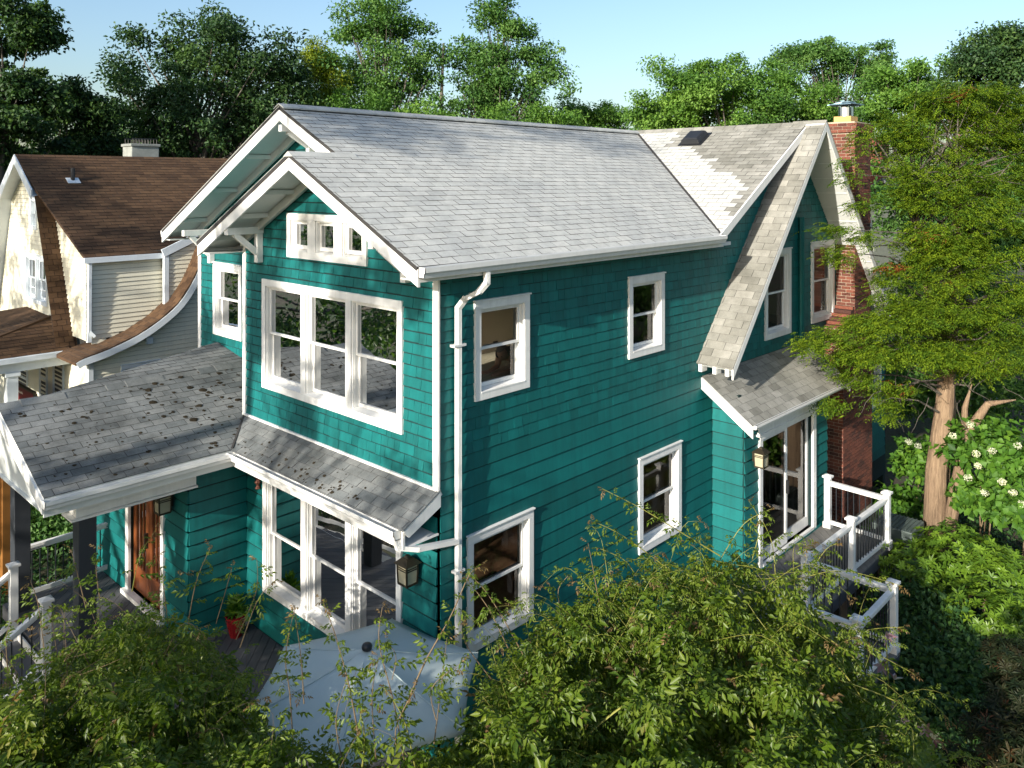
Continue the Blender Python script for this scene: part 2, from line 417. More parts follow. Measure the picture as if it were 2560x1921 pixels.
def clip_poly(poly, conv):
    out = list(poly); m = len(conv)
    area = sum(conv[i][0] * conv[(i + 1) % m][1] - conv[(i + 1) % m][0] * conv[i][1] for i in range(m))
    sg = 1 if area > 0 else -1
    for i in range(m):
        (x1, y1), (x2, y2) = conv[i], conv[(i + 1) % m]
        def side(p): return sg * ((x2 - x1) * (p[1] - y1) - (y2 - y1) * (p[0] - x1))
        res = []
        for j in range(len(out)):
            p, q = out[j], out[(j + 1) % len(out)]; sp, sq = side(p), side(q)
            if sp >= -1e-9: res.append(p)
            if (sp > 1e-9 and sq < -1e-9) or (sp < -1e-9 and sq > 1e-9):
                t = sp / (sp - sq); res.append((p[0] + t * (q[0] - p[0]), p[1] + t * (q[1] - p[1])))
        out = res
        if len(out) < 3: return []
    return out

def tabs(P, fr, conv, expo, tw, m, parent, gap=0.008, th=0.010, phase=0.0, jit=0.004):
    bs = [b for a, b in conv]; As = [a for a, b in conv]
    i0 = int(math.floor(min(bs) / expo)); i1 = int(math.ceil(max(bs) / expo))
    for i in range(i0, i1):
        off = (i % 2) * tw / 2 + phase + jit * math.sin(i * 12.9898)
        k0 = int(math.floor((min(As) - off) / tw)) - 1; k1 = int(math.ceil((max(As) - off) / tw)) + 1
        for k in range(k0, k1):
            a0 = off + k * tw + gap / 2; a1 = off + (k + 1) * tw - gap / 2
            b0 = i * expo + jit * .6 * math.sin(i * 3.1 + k * 7.7); b1 = (i + 1) * expo + 0.012
            q = [(a0, b0), (a1, b0), (a1, b1), (a0, b1)]
            c = clip_poly(q, conv)
            if len(c) < 3: continue
            ar = 0.5 * abs(sum(c[j][0] * c[(j + 1) % len(c)][1] - c[(j + 1) % len(c)][0] * c[j][1] for j in range(len(c))))
            if ar < 0.002: continue
            full = ar > 0.999 * (a1 - a0) * (b1 - b0)
            mm = m(.5 * (a0 + a1), b0) if callable(m) else m
            P.add(fr, q if full else c, th * (1.02 + .17 * math.sin(i * 5.3 + k * 2.9)), 0.004, mm, parent, full, (b0, b1))

def siding(P, fr, lim, z0, z1, expo, holes, m, parent, mode, th=0.022, rv=None):
    # the course below stops a little short of the butt above and leaves an open joint; the dark backing colour stands in for its shadow line
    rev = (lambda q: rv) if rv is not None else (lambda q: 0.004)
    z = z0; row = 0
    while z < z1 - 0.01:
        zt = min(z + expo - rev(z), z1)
        l0 = lim(z + 1e-4); l1 = lim(zt - 1e-4)
        if l0 and l1 and l0[1] > l0[0]:
            iv = [(l0[0], l0[1], l1[0], l1[1], z, zt)]
            for (h0, h1, hz0, hz1) in holes:
                if hz0 < zt - 0.012 and hz1 > z + 0.012:
                    nv = []
                    for (a, b, c, d, zb_, zt_) in iv:
                        if h1 <= a or h0 >= b: nv.append((a, b, c, d, zb_, zt_)); continue
                        if h0 > a: nv.append((a, h0, c, min(h0, d), zb_, zt_))
                        if h1 < b: nv.append((h1, b, max(h1, c), d, zb_, zt_))
                        m0, m1 = max(a, h0), min(b, h1)       # notch over or under the opening
                        if hz1 < zt_ - .025: nv.append((m0, m1, m0, m1, hz1, zt_))
                        if hz0 > zb_ + .025: nv.append((m0, m1, m0, m1, zb_, hz0))
                    iv = nv
            for (a, b, c, d, zb_, zt_) in iv:
                if b - a < 0.01: continue
                cuts = [a]
                if mode == 'shingle':
                    x = a
                    while True:
                        x += random.choice((0.10, 0.14, 0.17, 0.2, 0.24, 0.3))
                        if x > b - 0.06: break
                        cuts.append(x)
                else:
                    x = a + random.uniform(1.2, 4.2)
                    while x < b - 0.5:
                        cuts.append(x); x += random.uniform(2.6, 4.6)
                cuts.append(b)
                for k in range(len(cuts) - 1):
                    u0, u1 = cuts[k], cuts[k + 1]
                    gp = 0.0022 if mode == 'shingle' else 0.001
                    jb = random.uniform(-.005, .004) if mode == 'shingle' and zb_ == z else 0
                    t0 = max(u0, c) if k == 0 else u0; t1 = min(u1, d) if k == len(cuts) - 2 else u1
                    t0 = max(t0, c); t1 = min(t1, d)
                    if t1 - t0 < 0.005: t0 = t1 = (t0 + t1) / 2
                    rect = abs(t0 - u0) < 1e-6 and abs(t1 - u1) < 1e-6
                    q = [(u0 + gp, zb_ + jb), (u1 - gp, zb_ + jb), (t1 - gp if rect else t1, zt_), (t0 + gp if rect else t0, zt_)]
                    P.add(fr, q, th * random.uniform(.85, 1.15), 0.005, m, parent, rect)
        z += expo; row += 1

def wall_sheet(mb, fr, a0, a1, z0, z1, holes, t=0.12):
    """solid wall with real openings, t thick behind the plane"""
    A = sorted({a0, a1, *[min(max(h, a0), a1) for q in holes for h in q[:2]]}); Z = sorted({z0, z1, *[min(max(h, z0), z1) for q in holes for h in q[2:]]})
    for i in range(len(A) - 1):
        for j in range(len(Z) - 1):
            ca, cz = (A[i] + A[i + 1]) / 2, (Z[j] + Z[j + 1]) / 2
            if any(h[0] < ca < h[1] and h[2] < cz < h[3] for h in holes): continue
            fr.box(mb, A[i], A[i + 1], Z[j], Z[j + 1], -t, 0)
# ================================================================== GROUND
mb = MB()
N_ = 60
gx = np.concatenate([np.linspace(-40, -12, 6), np.linspace(-10, 24, 35), np.linspace(28, 90, 8), [160, 400, 900]])
gx = np.concatenate([[-900, -300, -90], gx]); gy = gx.copy()
def gz(x, y): return 0.0 + 0.12 * math.sin(x * .31 + 1) * math.cos(y * .27) - (0.0 if max(abs(x), abs(y)) < 60 else 0.0)
V = [(x, y, gz(x, y) if abs(x) < 60 and abs(y) < 60 else 0) for x in gx for y in gy]
nn = len(gy); Fc = [(i * nn + j, (i + 1) * nn + j, (i + 1) * nn + j + 1, i * nn + j + 1) for i in range(len(gx) - 1) for j in range(nn - 1)]
mb.v = V; mb.f = Fc
kind(mb.build('ground', GROUND, smooth=True), 'structure')

# ================================================================== TEAL HOUSE
H = thing('teal_house', 'teal shingled house with grey asphalt roof and white trim, biggest in view', 'house', (6, 3, 0))
FU = wallfr('x', 0.0)      # bay front, upper and lower floor
FO = wallfr('x', 0.8)      # main front wall behind the bay
FS = wallfr('y', 0.0)      # long side wall
FVF = wallfr('x', -0.98)   # vestibule front
FVS = wallfr('y', 4.70)    # vestibule side
FBF = wallfr('y', -0.63)   # bump-out front
FBS = wallfr('x', 6.63)    # bump-out side
PW = Pieces('wall_shingle', 'wall_shingle_field', 300)
PC = Pieces('clapboard', 'clapboard_field', 300)
PR = Pieces('roof_shingle', 'roof_shingle_field', 300)
ZS = 4.60                  # shingles above, clapboards below

def window(fr, a0, a1, z0, z1, n=1, trim=0.105, mull=0.13, fixed=False, cap=True, inner=WHITE, jamb=0.022, sash=0.037, par=None, name='window', label=None):
    par = par or H
    mb = MB(); D = 0.045
    fr.box(mb, a0, a0 + trim, z0 + trim * .9, z1 - trim, 0, D); fr.box(mb, a1 - trim, a1, z0 + trim * .9, z1 - trim, 0, D)
    fr.box(mb, a0, a1, z1 - trim, z1, 0, D)
    if cap: fr.box(mb, a0 - .015, a1 + .015, z1, z1 + .022, 0, D + .02)
    fr.box(mb, a0, a1, z0, z0 + trim * .9, 0, D)
    w_ = (a1 - a0 - 2 * trim - (n - 1) * mull) / n
    for i in range(1, n):
        m0 = a0 + trim + i * w_ + (i - 1) * mull
        fr.box(mb, m0, m0 + mull, z0 + trim * .9, z1 - trim, -0.14, D - .004)
    o = mb.build(name, inner, par, bevel=0.004)
    if label: o['label'] = label
    for i in range(n):
        u0 = a0 + trim + i * (w_ + mull); u1 = u0 + w_; b0 = z0 + trim * .9; b1 = z1 - trim
        jm = MB()
        for (p, q, r, s_) in ((u0, u0 + jamb, b0, b1), (u1 - jamb, u1, b0, b1), (u0 + jamb, u1 - jamb, b1 - jamb, b1)):
            fr.box(jm, p, q, r, s_, -0.15, 0.012)
        # stepped track inside the jamb
        for (p, q) in ((u0 + jamb, u0 + jamb + .008), (u1 - jamb - .008, u1 - jamb)):
            fr.box(jm, p, q, b0 + .05, b1 - jamb, -0.15, -0.012)
        jm.build('jamb', inner, o)
        sl = MB(); sl.hexa([fr.P(u0, b0, -.15), fr.P(u1, b0, -.15), fr.P(u1, b0, .05), fr.P(u0, b0, .05), fr.P(u0, b0 + .05, -.15), fr.P(u1, b0 + .05, -.15), fr.P(u1, b0 + .018, .05), fr.P(u0, b0 + .018, .05)])
        sl.build('sill', inner, o)
        c0 = u0 + jamb + .008; c1 = u1 - jamb - .008; d0 = b0 + .045; d1 = b1 - jamb
        zm = (d0 + d1) / 2
        parts_ = [(d0, d1, -.03)] if fixed else [(zm - .012, d1, -.03), (d0, zm + .022, -.075)]
        for (s0, s1, dd) in parts_:
            sm = MB(); lo = sash * 1.35 if s0 == d0 else sash
            fr.box(sm, c0, c0 + sash, s0, s1, dd - .036, dd); fr.box(sm, c1 - sash, c1, s0, s1, dd - .036, dd)
            fr.box(sm, c0 + sash, c1 - sash, s0, s0 + lo, dd - .036, dd); fr.box(sm, c0 + sash, c1 - sash, s1 - sash, s1, dd - .036, dd)
            sm.build('sash', inner, o)
            gm = MB(); gm.add([fr.P(c0 + sash - .005, s0 + lo - .005, dd - .02), fr.P(c1 - sash + .005, s0 + lo - .005, dd - .02), fr.P(c1 - sash + .005, s1 - sash + .005, dd - .02), fr.P(c0 + sash - .005, s1 - sash + .005, dd - .02)], [(0, 1, 2, 3)])
            gm.build('pane', GLASS, o)
        if not fixed:
            lk = MB(); fr.box(lk, (c0 + c1) / 2 - .035, (c0 + c1) / 2 + .035, zm + .022, zm + .04, -.125, -.1); lk.build('sash_lock', BRONZE, o)
    return (a0, a1, z0, z1)
def opening(r, t=.1): return (r[0] + t, r[1] - t, r[2] + t * .9, r[3] - t)
def sidehole(r, t=.035): return (r[0] + t, r[1] - t, r[2] + t, r[3] - t)

# ---- windows
WB = window(FU, 0.67, 4.175, 4.82, 6.54, 3, cap=False)                  # big triple upstairs
WA = window(FU, 1.43, 3.44, 6.93, 7.60, 3, trim=.10, mull=.20, fixed=True, cap=False, jamb=.02, sash=.042)   # attic triple
WL = window(FU, 0.69, 4.15, 1.60, 3.46, 3, trim=.10, cap=False)        # big triple downstairs
WO = window(FO, 6.33, 7.43, 5.13, 6.51, 1)                              # left of the bay
W1 = window(FS, 0.59, 1.63, 5.25, 6.53); W2 = window(FS, 3.98, 5.00, 5.25, 6.54)
W3 = window(FS, 0.46, 1.71, 2.05, 3.55, trim=.10); W4 = window(FS, 4.26, 5.53, 2.05, 3.59, trim=.11)
G1 = window(FS, 8.68, 9.86, 4.87, 6.66); G2 = window(FS, 10.90, 12.15, 4.92, 6.71)
GA = window(FS, 9.63, 10.47, 7.86, 8.42, fixed=True, trim=.09, cap=False)
W5 = window(FS, 13.75, 15.2, 2.3, 4.35, 1)
# ---- walls (solid, with the openings)
def gab(y, yc, zc, k=0.497): return zc - k * abs(y - yc)
mb = MB()
wall_sheet(mb, FU, 0, 4.78, 3.95, 6.93, [opening(WB)])
wall_sheet(mb, FU, 1.2, 3.6, 6.93, 7.62, [opening(WA)])
mb.prism([FU.P(a, z, -.12) for a, z in ((0, 6.93), (1.2, 6.93), (1.2, 7.72), (0, 7.14))], (-.12, 0, 0))
mb.prism([FU.P(a, z, -.12) for a, z in ((3.6, 6.93), (4.78, 6.93), (4.78, 7.15), (3.6, 7.74))], (-.12, 0, 0))
mb.prism([FU.P(a, z, -.12) for a, z in ((1.2, 7.62), (3.6, 7.62), (3.6, 7.74), (2.4, 8.33), (1.2, 7.74))], (-.12, 0, 0))
wall_sheet(mb, FU, 0, 4.70, 0.6, 3.95, [opening(WL)])
mb.box(0, 4.66, 3.0, 0.8, 4.78, 7.2)
BAY = mb.build('bay_wall', SHADOWBACK, H)
mb = MB()
wall_sheet(mb, FO, 4.78, 8.05, 0.5, 6.98, [opening(WO)])
mb.prism([FO.P(a, z, -.12) for a, z in ((0.0, 6.98), (8.05, 6.98), (8.05, 7.12), (4.0, 9.13), (0.0, 7.12))], (-.12, 0, 0))
mb.box(0.8, 7.93, 0, 13.5, 8.05, 7.0)
FRW = mb.build('front_wall', SHADOWBACK, H)
mb = MB()
sholes = [opening(w_) for w_ in (W1, W2, W3, W4, G1, G2, W5)]
wall_sheet(mb, FS, 0, 13.5, 0.4, 6.98, sholes + [(6.75, 10.2, 1.05, 3.9)]); wall_sheet(mb, FS, 13.5, 15.6, 0.4, 4.55, sholes)
wall_sheet(mb, FS, 9.3, 10.8, 6.98, 8.45, [opening(GA, .09)])
mb.prism([FS.P(a, z, -.12) for a, z in ((6.3, 6.98), (9.3, 6.98), (9.3, 8.78))], (0, -.12, 0))
mb.prism([FS.P(a, z, -.12) for a, z in ((10.8, 6.98), (13.8, 6.98), (10.8, 8.78))], (0, -.12, 0))
mb.prism([FS.P(a, z, -.12) for a, z in ((9.3, 8.45), (10.8, 8.45), (10.8, 8.78), (10.05, 9.2), (9.3, 8.78))], (0, -.12, 0))
mb.box(15.5, 0.02, 0, 15.62, 8, 4.55); mb.box(13.38, 0.02, 4.5, 13.5, 8, 6.9)
SDW = mb.build('side_wall', SHADOWBACK, H)
mb = MB()
wall_sheet(mb, FBF, 6.63, 10.25, 0.5, 4.15, [(7.25, 9.5, 1.08, 3.40)], t=.1)
FBS.box(mb, -.53, 0.0, 0.5, 4.25, -.1, 0)
mb.prism([(6.73, -.53, 4.15), (6.73, 0, 4.15), (6.73, 0, 4.52)], (-.1, 0, 0))
BMP = mb.build('bumpout_wall', SHADOWBACK, H)
mb = MB()
wall_sheet(mb, FVF, 4.70, 8.55, 0.6, 4.0, [(5.62, 6.93, 1.02, 3.15)], t=.1)
wall_sheet(mb, FVS, -.98, -.0, 0.6, 4.1, [], t=.1)
VST = mb.build('vestibule_wall', SHADOWBACK, H)

# ---- siding
hU = [sidehole(WB), sidehole(WA)]
def limU(z):
    if z < 7.0: return (0.075, 4.715)
    hw = (8.36 - z) / .497
    return (max(0.075, 2.4 - hw), min(4.715, 2.4 + hw)) if hw > .03 else None
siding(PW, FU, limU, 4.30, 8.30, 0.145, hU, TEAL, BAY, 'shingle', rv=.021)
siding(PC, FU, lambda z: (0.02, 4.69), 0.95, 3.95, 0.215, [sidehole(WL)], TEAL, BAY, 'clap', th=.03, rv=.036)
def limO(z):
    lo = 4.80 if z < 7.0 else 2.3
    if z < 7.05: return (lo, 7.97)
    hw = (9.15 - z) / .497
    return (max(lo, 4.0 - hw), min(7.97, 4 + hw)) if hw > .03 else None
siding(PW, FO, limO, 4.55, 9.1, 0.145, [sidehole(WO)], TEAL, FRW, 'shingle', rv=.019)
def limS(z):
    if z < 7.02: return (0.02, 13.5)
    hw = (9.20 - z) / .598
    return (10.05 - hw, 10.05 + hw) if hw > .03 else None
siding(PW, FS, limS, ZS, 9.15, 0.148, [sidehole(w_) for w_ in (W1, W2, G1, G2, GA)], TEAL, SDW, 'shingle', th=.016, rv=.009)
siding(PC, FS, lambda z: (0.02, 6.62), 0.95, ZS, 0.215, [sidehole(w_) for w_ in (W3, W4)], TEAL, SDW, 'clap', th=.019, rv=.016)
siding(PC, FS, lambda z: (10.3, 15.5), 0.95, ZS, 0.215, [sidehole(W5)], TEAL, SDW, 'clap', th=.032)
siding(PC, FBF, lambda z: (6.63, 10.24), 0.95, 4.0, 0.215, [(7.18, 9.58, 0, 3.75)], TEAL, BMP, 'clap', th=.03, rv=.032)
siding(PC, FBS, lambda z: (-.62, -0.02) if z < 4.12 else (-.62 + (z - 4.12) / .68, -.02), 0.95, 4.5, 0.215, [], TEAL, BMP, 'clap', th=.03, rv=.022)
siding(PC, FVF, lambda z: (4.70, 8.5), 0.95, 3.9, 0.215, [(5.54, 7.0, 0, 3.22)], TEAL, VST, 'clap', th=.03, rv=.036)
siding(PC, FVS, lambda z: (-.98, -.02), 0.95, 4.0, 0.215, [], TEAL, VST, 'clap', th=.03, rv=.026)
# ---- corner boards and trim strips
def strip(name, fr, a0, a1, z0, z1, d0, d1, m=WHITE, par=None):
    mb = MB(); fr.box(mb, a0, a1, z0, z1, d0, d1); return mb.build(name, m, par or H, bevel=.003)
strip('corner_board', FU, -.028, .078, 4.27, 7.05, 0, .034)
strip('corner_board', FU, 4.71, 4.80, 4.27, 7.25, 0, .034)
strip('corner_board', FO, 7.96, 8.07, 4.0, 7.05, 0, .034)
strip('base_trim', FU, 0, 4.78, 4.268, 4.302, 0, .05)
strip('corner_board', FO, 4.78, 4.86, 4.2, 7.1, 0.0, .03)

# ---- rooms behind the glass
def room(x0, y0, z0, x1, y1, z1, m=ROOM):
    mb = MB(); mb.box(x0, y0, z0, x1, y1, z1); o = mb.build('room_wall', m, H)
    return o
def roombox(x0, y0, z0, x1, y1, z1):
    mb = MB(); t = .04
    mb.box(x0, y0, z1, x1, y1, z1 + t); mb.box(x1, y0, z0, x1 + t, y1, z1); mb.box(x0, y1, z0, x1, y1 + t, z1)
    mb.build('room_wall', ROOM, H)
    mb = MB(); mb.box(x0, y0, z0 - t, x1, y1, z0); mb.build('room_floor', ROOMD, H)
roombox(.13, .13, 4.35, 3.3, 4.64, 6.9); roombox(3.4, .13, 4.35, 6.6, 4.64, 6.9)
roombox(.13, .13, 1.06, 6.3, 4.56, 3.92); roombox(6.75, -.5, 1.04, 10.1, 3.9, 3.9)
roombox(7.9, .13, 4.4, 13.3, 3, 7.0); roombox(.93, 4.9, 4.4, 3.2, 7.9, 6.9); roombox(13.2, .13, 1.5, 15.4, 3, 4.6)
roombox(.13, .9, 6.92, 3, 3.9, 8.0) if False else None
roombox(-.85, 4.82, 1.02, -.1, 8.3, 3.6); roombox(9.4, .13, 7.6, 10.7, 1.2, 8.6)
mb = MB(); mb.box(.13, 1.3, 6.95, 2.0, 3.6, 7.0); mb.box(2.0, 1.4, 6.95, 2.05, 3.4, 7.72); mb.build('room_wall', ROOM, H)
# beams seen through the glass: door frames, tables
# ================================================================== ROOFS
SL = 0.497; cM = 1 / math.hypot(1, SL); sM = SL * cM
ZE = 8.47 + SL * (-.36 - 2.4)
FM = Fr((0, -.36, ZE), (1, 0, 0), (0, cM, sM), (0, -sM, cM))
def vb(y): return (y + .36) / cM
def valx(y): return 10.05 - (0.83 - SL * (y - 2.4)) / .598
FML = Fr((0, 4.0, 9.27), (-1, 0, 0), (0, -cM, sM), (0, sM, cM))            # far main slope (b measured from ridge, negative)
KX = .598; cX = 1 / math.hypot(1, KX); sX = KX * cX
FX = Fr((10.05, 0, 9.30), (0, -1, 0), (cX, 0, sX), (-sX, 0, cX))
KS = 1.126; cS = 1 / math.hypot(1, KS); sS = KS * cS
FT = Fr((6.08, 0, 4.86), (0, -1, 0), (cS, 0, sS), (-sS, 0, cS)); LT = (10.05 - 6.08) / cS
FT2 = Fr((14.02, 0, 4.86), (0, 1, 0), (-cS, 0, sS), (sS, 0, cS))
KP = .381; cP = 1 / math.hypot(1, KP); sP = KP * cP
FP = Fr((0, 4.1, 3.97), (1, 0, 0), (0, cP, sP), (0, -sP, cP)); LP_ = 2.1 / cP
KE = .31 / .58; cE = 1 / math.hypot(1, KE); sE = KE * cE
FE = Fr((-.58, 0, 3.97), (0, -1, 0), (cE, 0, sE), (-sE, 0, cE)); LE = .58 / cE
KB = .69 / .99; cB = 1 / math.hypot(1, KB); sB = KB * cB
FB = Fr((0, -.99, 3.89), (1, 0, 0), (0, cB, sB), (0, -sB, cB)); LB = .99 / cB

def slab(name, fr, poly, m, t=.09, par=None, top=0.0):
    mb = MB(); mb.prism([fr.P(a, b, top) for a, b in poly], -fr.N * t); return mb.build(name, m, par or H)
pA = [(-.645, 0), (valx(-.36), 0), (valx(2.4), vb(2.4)), (-.645, vb(2.4))]
pB = [(.165, vb(2.4)), (valx(2.4), vb(2.4)), (valx(4.0), vb(4.0)), (.165, vb(4.0))]
mb = MB()
for q in (pA, pB): mb.prism([FM.P(a, b, 0) for a, b in q], -FM.N * .045)
mb.prism([FML.P(a, b, 0) for a, b in ((-.165, 0), (-13, 0), (-13, -4.86), (-.165, -4.86))], -FML.N * .045)
# bay roof, far slope
mb.prism([(-.645, 2.4, 8.47), (-.645, 5.16, 7.10), (.78, 5.16, 7.10), (.78, 2.4, 8.47)], (0, -.02, -.05))
MR = mb.build('main_roof', ROOFEDGE, H)
tabs(PR, FM, pA, .145, .305, ROOF, MR); tabs(PR, FM, pB, .145, .305, ROOF, MR)
mb = MB(); mb.prism([(-.645, 2.4, 8.478), (-.645, 5.17, 7.108), (.78, 5.17, 7.108), (.78, 2.4, 8.478)], (0, -.004, -.006)); mb.build('shingle_sheet', ROOF, MR)
mb = MB(); mb.prism([FML.P(a, b, .012) for a, b in ((-.165, 0), (-13, 0), (-13, -4.87), (-.165, -4.87))], -FML.N * .01); mb.build('shingle_sheet', ROOF, MR)
pX = [(.3, -(10.05 - valx(-.3)) / cX), (.3, 0), (-4.03, 0), (-4.0, -.06)]
pX = [(.3, -(10.05 - valx(-.3)) / cX), (.3, 0), (-4.02, 0)]
XR = slab('cross_roof', FX, pX, ROOFEDGE, .09)
def xmat(a, b):
    y = -a; x = 10.05 + b * cX
    return ROOF if x - valx(y) < .75 + .35 * math.sin(b * 2.3 + 1) + (.5 if y > 1.2 and y < 2.6 and b < -.9 else 0) else ROOFX
tabs(PR, FX, pX, .145, .305, xmat, XR)
slab('cross_roof', Fr((10.05, 0, 9.30), (0, 1, 0), (-cX, 0, sX), (sX, 0, cX)), [(-.3, 0), (4.0, 0), (4.0, -4.3), (-.3, -4.3)], ROOFX)
TR = slab('gable_eyebrow', FT, [(.0, 0), (.70, 0), (.70, LT), (.0, LT)], SOFFIT, .10)
tabs(PR, FT, [(-.0, -.02), (.72, -.02), (.72, LT + .02), (-.0, LT + .02)], .16, .36, ROOFX, TR, phase=.05)
TR2 = slab('gable_eyebrow', FT2, [(-.70, 0), (.0, 0), (.0, LT), (-.70, LT)], SOFFIT, .10)
mb = MB(); mb.prism([FT2.P(a, b, .014) for a, b in ((-.72, -.02), (0, -.02), (0, LT), (-.72, LT))], -FT2.N * .012); mb.build('shingle_sheet', ROOFX, TR2)
def py_(y): return (y - 4.1) / cP
pP1 = [(-3.18, 0), (-.58, 0), (0.0, py_(4.78)), (-3.18, py_(4.78))]; pP2 = [(-3.18, py_(4.78)), (.78, py_(4.78)), (.78, LP_), (-3.18, LP_)]
mb = MB()
for q in (pP1, pP2): mb.prism([FP.P(a, b, 0) for a, b in q], -FP.N * .08)
mb.prism([(-3.18, 6.2, 4.77), (.78, 6.2, 4.77), (.78, 8.35, 3.95), (-3.18, 8.35, 3.95)], (0, 0, -.08))
PRR = mb.build('porch_roof', SOFFIT, H)
tabs(PR, FP, pP1, .141, .305, ROOFP, PRR); tabs(PR, FP, pP2, .141, .305, ROOFP, PRR)
# cricket behind the porch ridge, rising to the wall
ck = [np.array(p) for p in ((-2.6, 6.22, 4.775), (.78, 6.2, 4.79), (.78, 7.3, 4.98))]
mb = MB(); mb.add(ck + [np.array((.78, 8.3, 4.3))], [(0, 1, 2), (0, 2, 3)]); mb.build('porch_cricket', ROOFP, PRR)
_U = (ck[1] - ck[0]) / np.linalg.norm(ck[1] - ck[0]); _N = np.cross(_U, ck[2] - ck[0]); _N /= np.linalg.norm(_N); _W = np.cross(_N, _U)
_f = Fr(ck[0] + _N * .003, _U, _W, _N); tabs(PR, _f, [(float((p - ck[0]) @ _U), float((p - ck[0]) @ _W)) for p in ck], .141, .305, ROOFP, PRR)
pE = [(.03, 0), (-4.1, 0), (-4.78, LE), (.03, LE)]
ER = slab('pent_roof', FE, pE, SOFFIT, .07)
tabs(PR, FE, [(.045, -.02), (-4.08, -.02), (-4.78, LE), (.045, LE)], .131, .305, ROOFP, ER)
BR = slab('bumpout_roof', FB, [(6.28, 0), (10.55, 0), (10.55, LB), (6.28, LB)], SOFFIT, .08)
tabs(PR, FB, [(6.26, -.02), (10.57, -.02), (10.57, LB), (6.26, LB)], .143, .305, ROOFX, BR)
def underlay(fr, poly, par): mb = MB(); mb.prism([fr.P(a, b, .0035) for a, b in poly], -fr.N * .003); mb.build('underlay', ROOFEDGE, par)
underlay(FT, [(.005, .01), (.695, .01), (.695, LT), (.005, LT)], TR); underlay(FB, [(6.29, .01), (10.54, .01), (10.54, LB), (6.29, LB)], BR)
underlay(FE, [(.02, .01), (-4.09, .01), (-4.77, LE), (.02, LE)], ER)
for q in (pP1, pP2): underlay(FP, q, PRR)
# ridge and hip caps
mb = MB()
mb.prism([(.17, 3.86, 9.215), (.17, 4.0, 9.30), (.17, 4.14, 9.215)], (9.85, 0, 0)); mb.build('ridge_vent', ROOFEDGE, MR)
for i in range(33):
    x = .15 + i * .30
    mb = MB(); mb.prism([(x, 3.85, 9.235 + .012), (x, 4.0, 9.318), (x, 4.15, 9.247), (x, 4.15, 9.23), (x, 4.0, 9.30), (x, 3.85, 9.225)], (.315, 0, 0.004)); mb.build('ridge_cap', ROOF, MR)
for i in range(16):
    y = -.3 + i * .27
    mb = MB(); mb.prism([(9.92, y, 9.235), (10.05, y, 9.327), (10.18, y, 9.235), (10.18, y, 9.22), (10.05, y, 9.31), (9.92, y, 9.22)], (0, .285, 0)); mb.build('ridge_cap', ROOFX, XR)
for i in range(5):
    mb = MB(); y = -.72 + i * .145
    mb.prism([(9.97, y, 9.255), (10.05, y, 9.345), (10.13, y, 9.255), (10.13, y, 9.24), (10.05, y, 9.325), (9.97, y, 9.24)], (0, .15, 0)); mb.build('ridge_cap', ROOFX, TR)
for i in range(13):
    x = -3.19 + i * .305
    mb = MB(); sag = .012 * math.sin(i * 1.3)
    mb.prism([(x, 6.06, 4.73 + sag), (x, 6.2, 4.80 + sag), (x, 6.34, 4.745 + sag), (x, 6.34, 4.73 + sag), (x, 6.2, 4.78 + sag), (x, 6.06, 4.715 + sag)], (.31, 0, -.006)); mb.build('ridge_cap', ROOFP, PRR)
# small ridge over the bay where it dies into the main slope
mb = MB(); mb.prism([(-.65, 2.28, 8.425), (-.65, 2.4, 8.50), (-.65, 2.52, 8.425)], (1.1, 0, 0)); mb.build('ridge_cap', ROOF, MR)
# valley lines
mb = MB(); mb.bar((valx(-.34), -.34, ZE + .022), (valx(3.98), 3.98, 9.29), .05, .01); mb.build('valley_flashing', ROOFEDGE, MR)
mb = MB(); mb.bar((-.58, 4.1, 4.0), (0, 4.78, 4.29), .03, .012); mb.build('valley_flashing', ROOFEDGE, PRR)

# ---- rakes, fascias, soffits
def rake(p0, p1, h, t, axis, name='rake_board', m=WHITE):
    p0 = np.array(p0, float); p1 = np.array(p1, float); dz = np.array([0, 0, -h])
    mb = MB(); mb.prism([p0, p1, p1 + dz, p0 + dz], np.array(axis) * t); return mb.build(name, m, H)
rake((-.60, -.36, ZE - .03), (-.60, 2.402, 8.44), .20, .034, (-1, 0, 0)); rake((-.60, 5.14, 7.075), (-.60, 2.398, 8.44), .20, .034, (-1, 0, 0))
rake((.20, 2.30, 8.39), (.20, 4.002, 9.24), .20, .034, (-1, 0, 0)); rake((.20, 8.34, 7.08), (.20, 3.998, 9.24), .20, .034, (-1, 0, 0))
def soffit(x0, x1, yc, zc, ya, yb):
    for y_ in (ya, yb):
        za = zc - SL * abs(y_ - yc)
        mb = MB(); mb.prism([(x0, yc, zc), (x1, yc, zc), (x1, y_, za), (x0, y_, za)], (0, 0, -.018)); mb.build('soffit', SOFFIT, H)
        mb = MB(); s_ = 1 if y_ > yc else -1
        yw = min(max(y_, 0.0), 8.0 if x1 > .5 else 4.75); zw = zc - SL * abs(yw - yc); mb.prism([(x1 - .10, yc, zc - .02), (x1 - .10, yw, zw - .02), (x1 - .10, yw, zw - .16), (x1 - .10, yc, zc - .16)], (.06, 0, 0)); mb.build('frieze_board', SOFFIT, H)
        for k in (.28, .55, .82):
            ym = yc + (y_ - yc) * k; zm = zc - SL * abs(ym - yc)
            mb = MB(); mb.bar((x0 + .03, ym, zm - .05), (x1 - .1, ym, zm - .05), .09, .07); mb.build('lookout', SOFFIT, H)
soffit(-.6, 0, 2.4, 8.352, -.36, 5.14); soffit(.2, .8, 4.0, 9.152, 2.25, 8.34)
mb = MB(); mb.box(-.6, -.36, 6.92, 6.4, -.335, ZE - .02); mb.build('fascia', WHITE, H)
mb = MB(); mb.box(-.6, -.335, 6.93, 6.4, 0, 6.95); mb.build('soffit', SOFFIT, H)
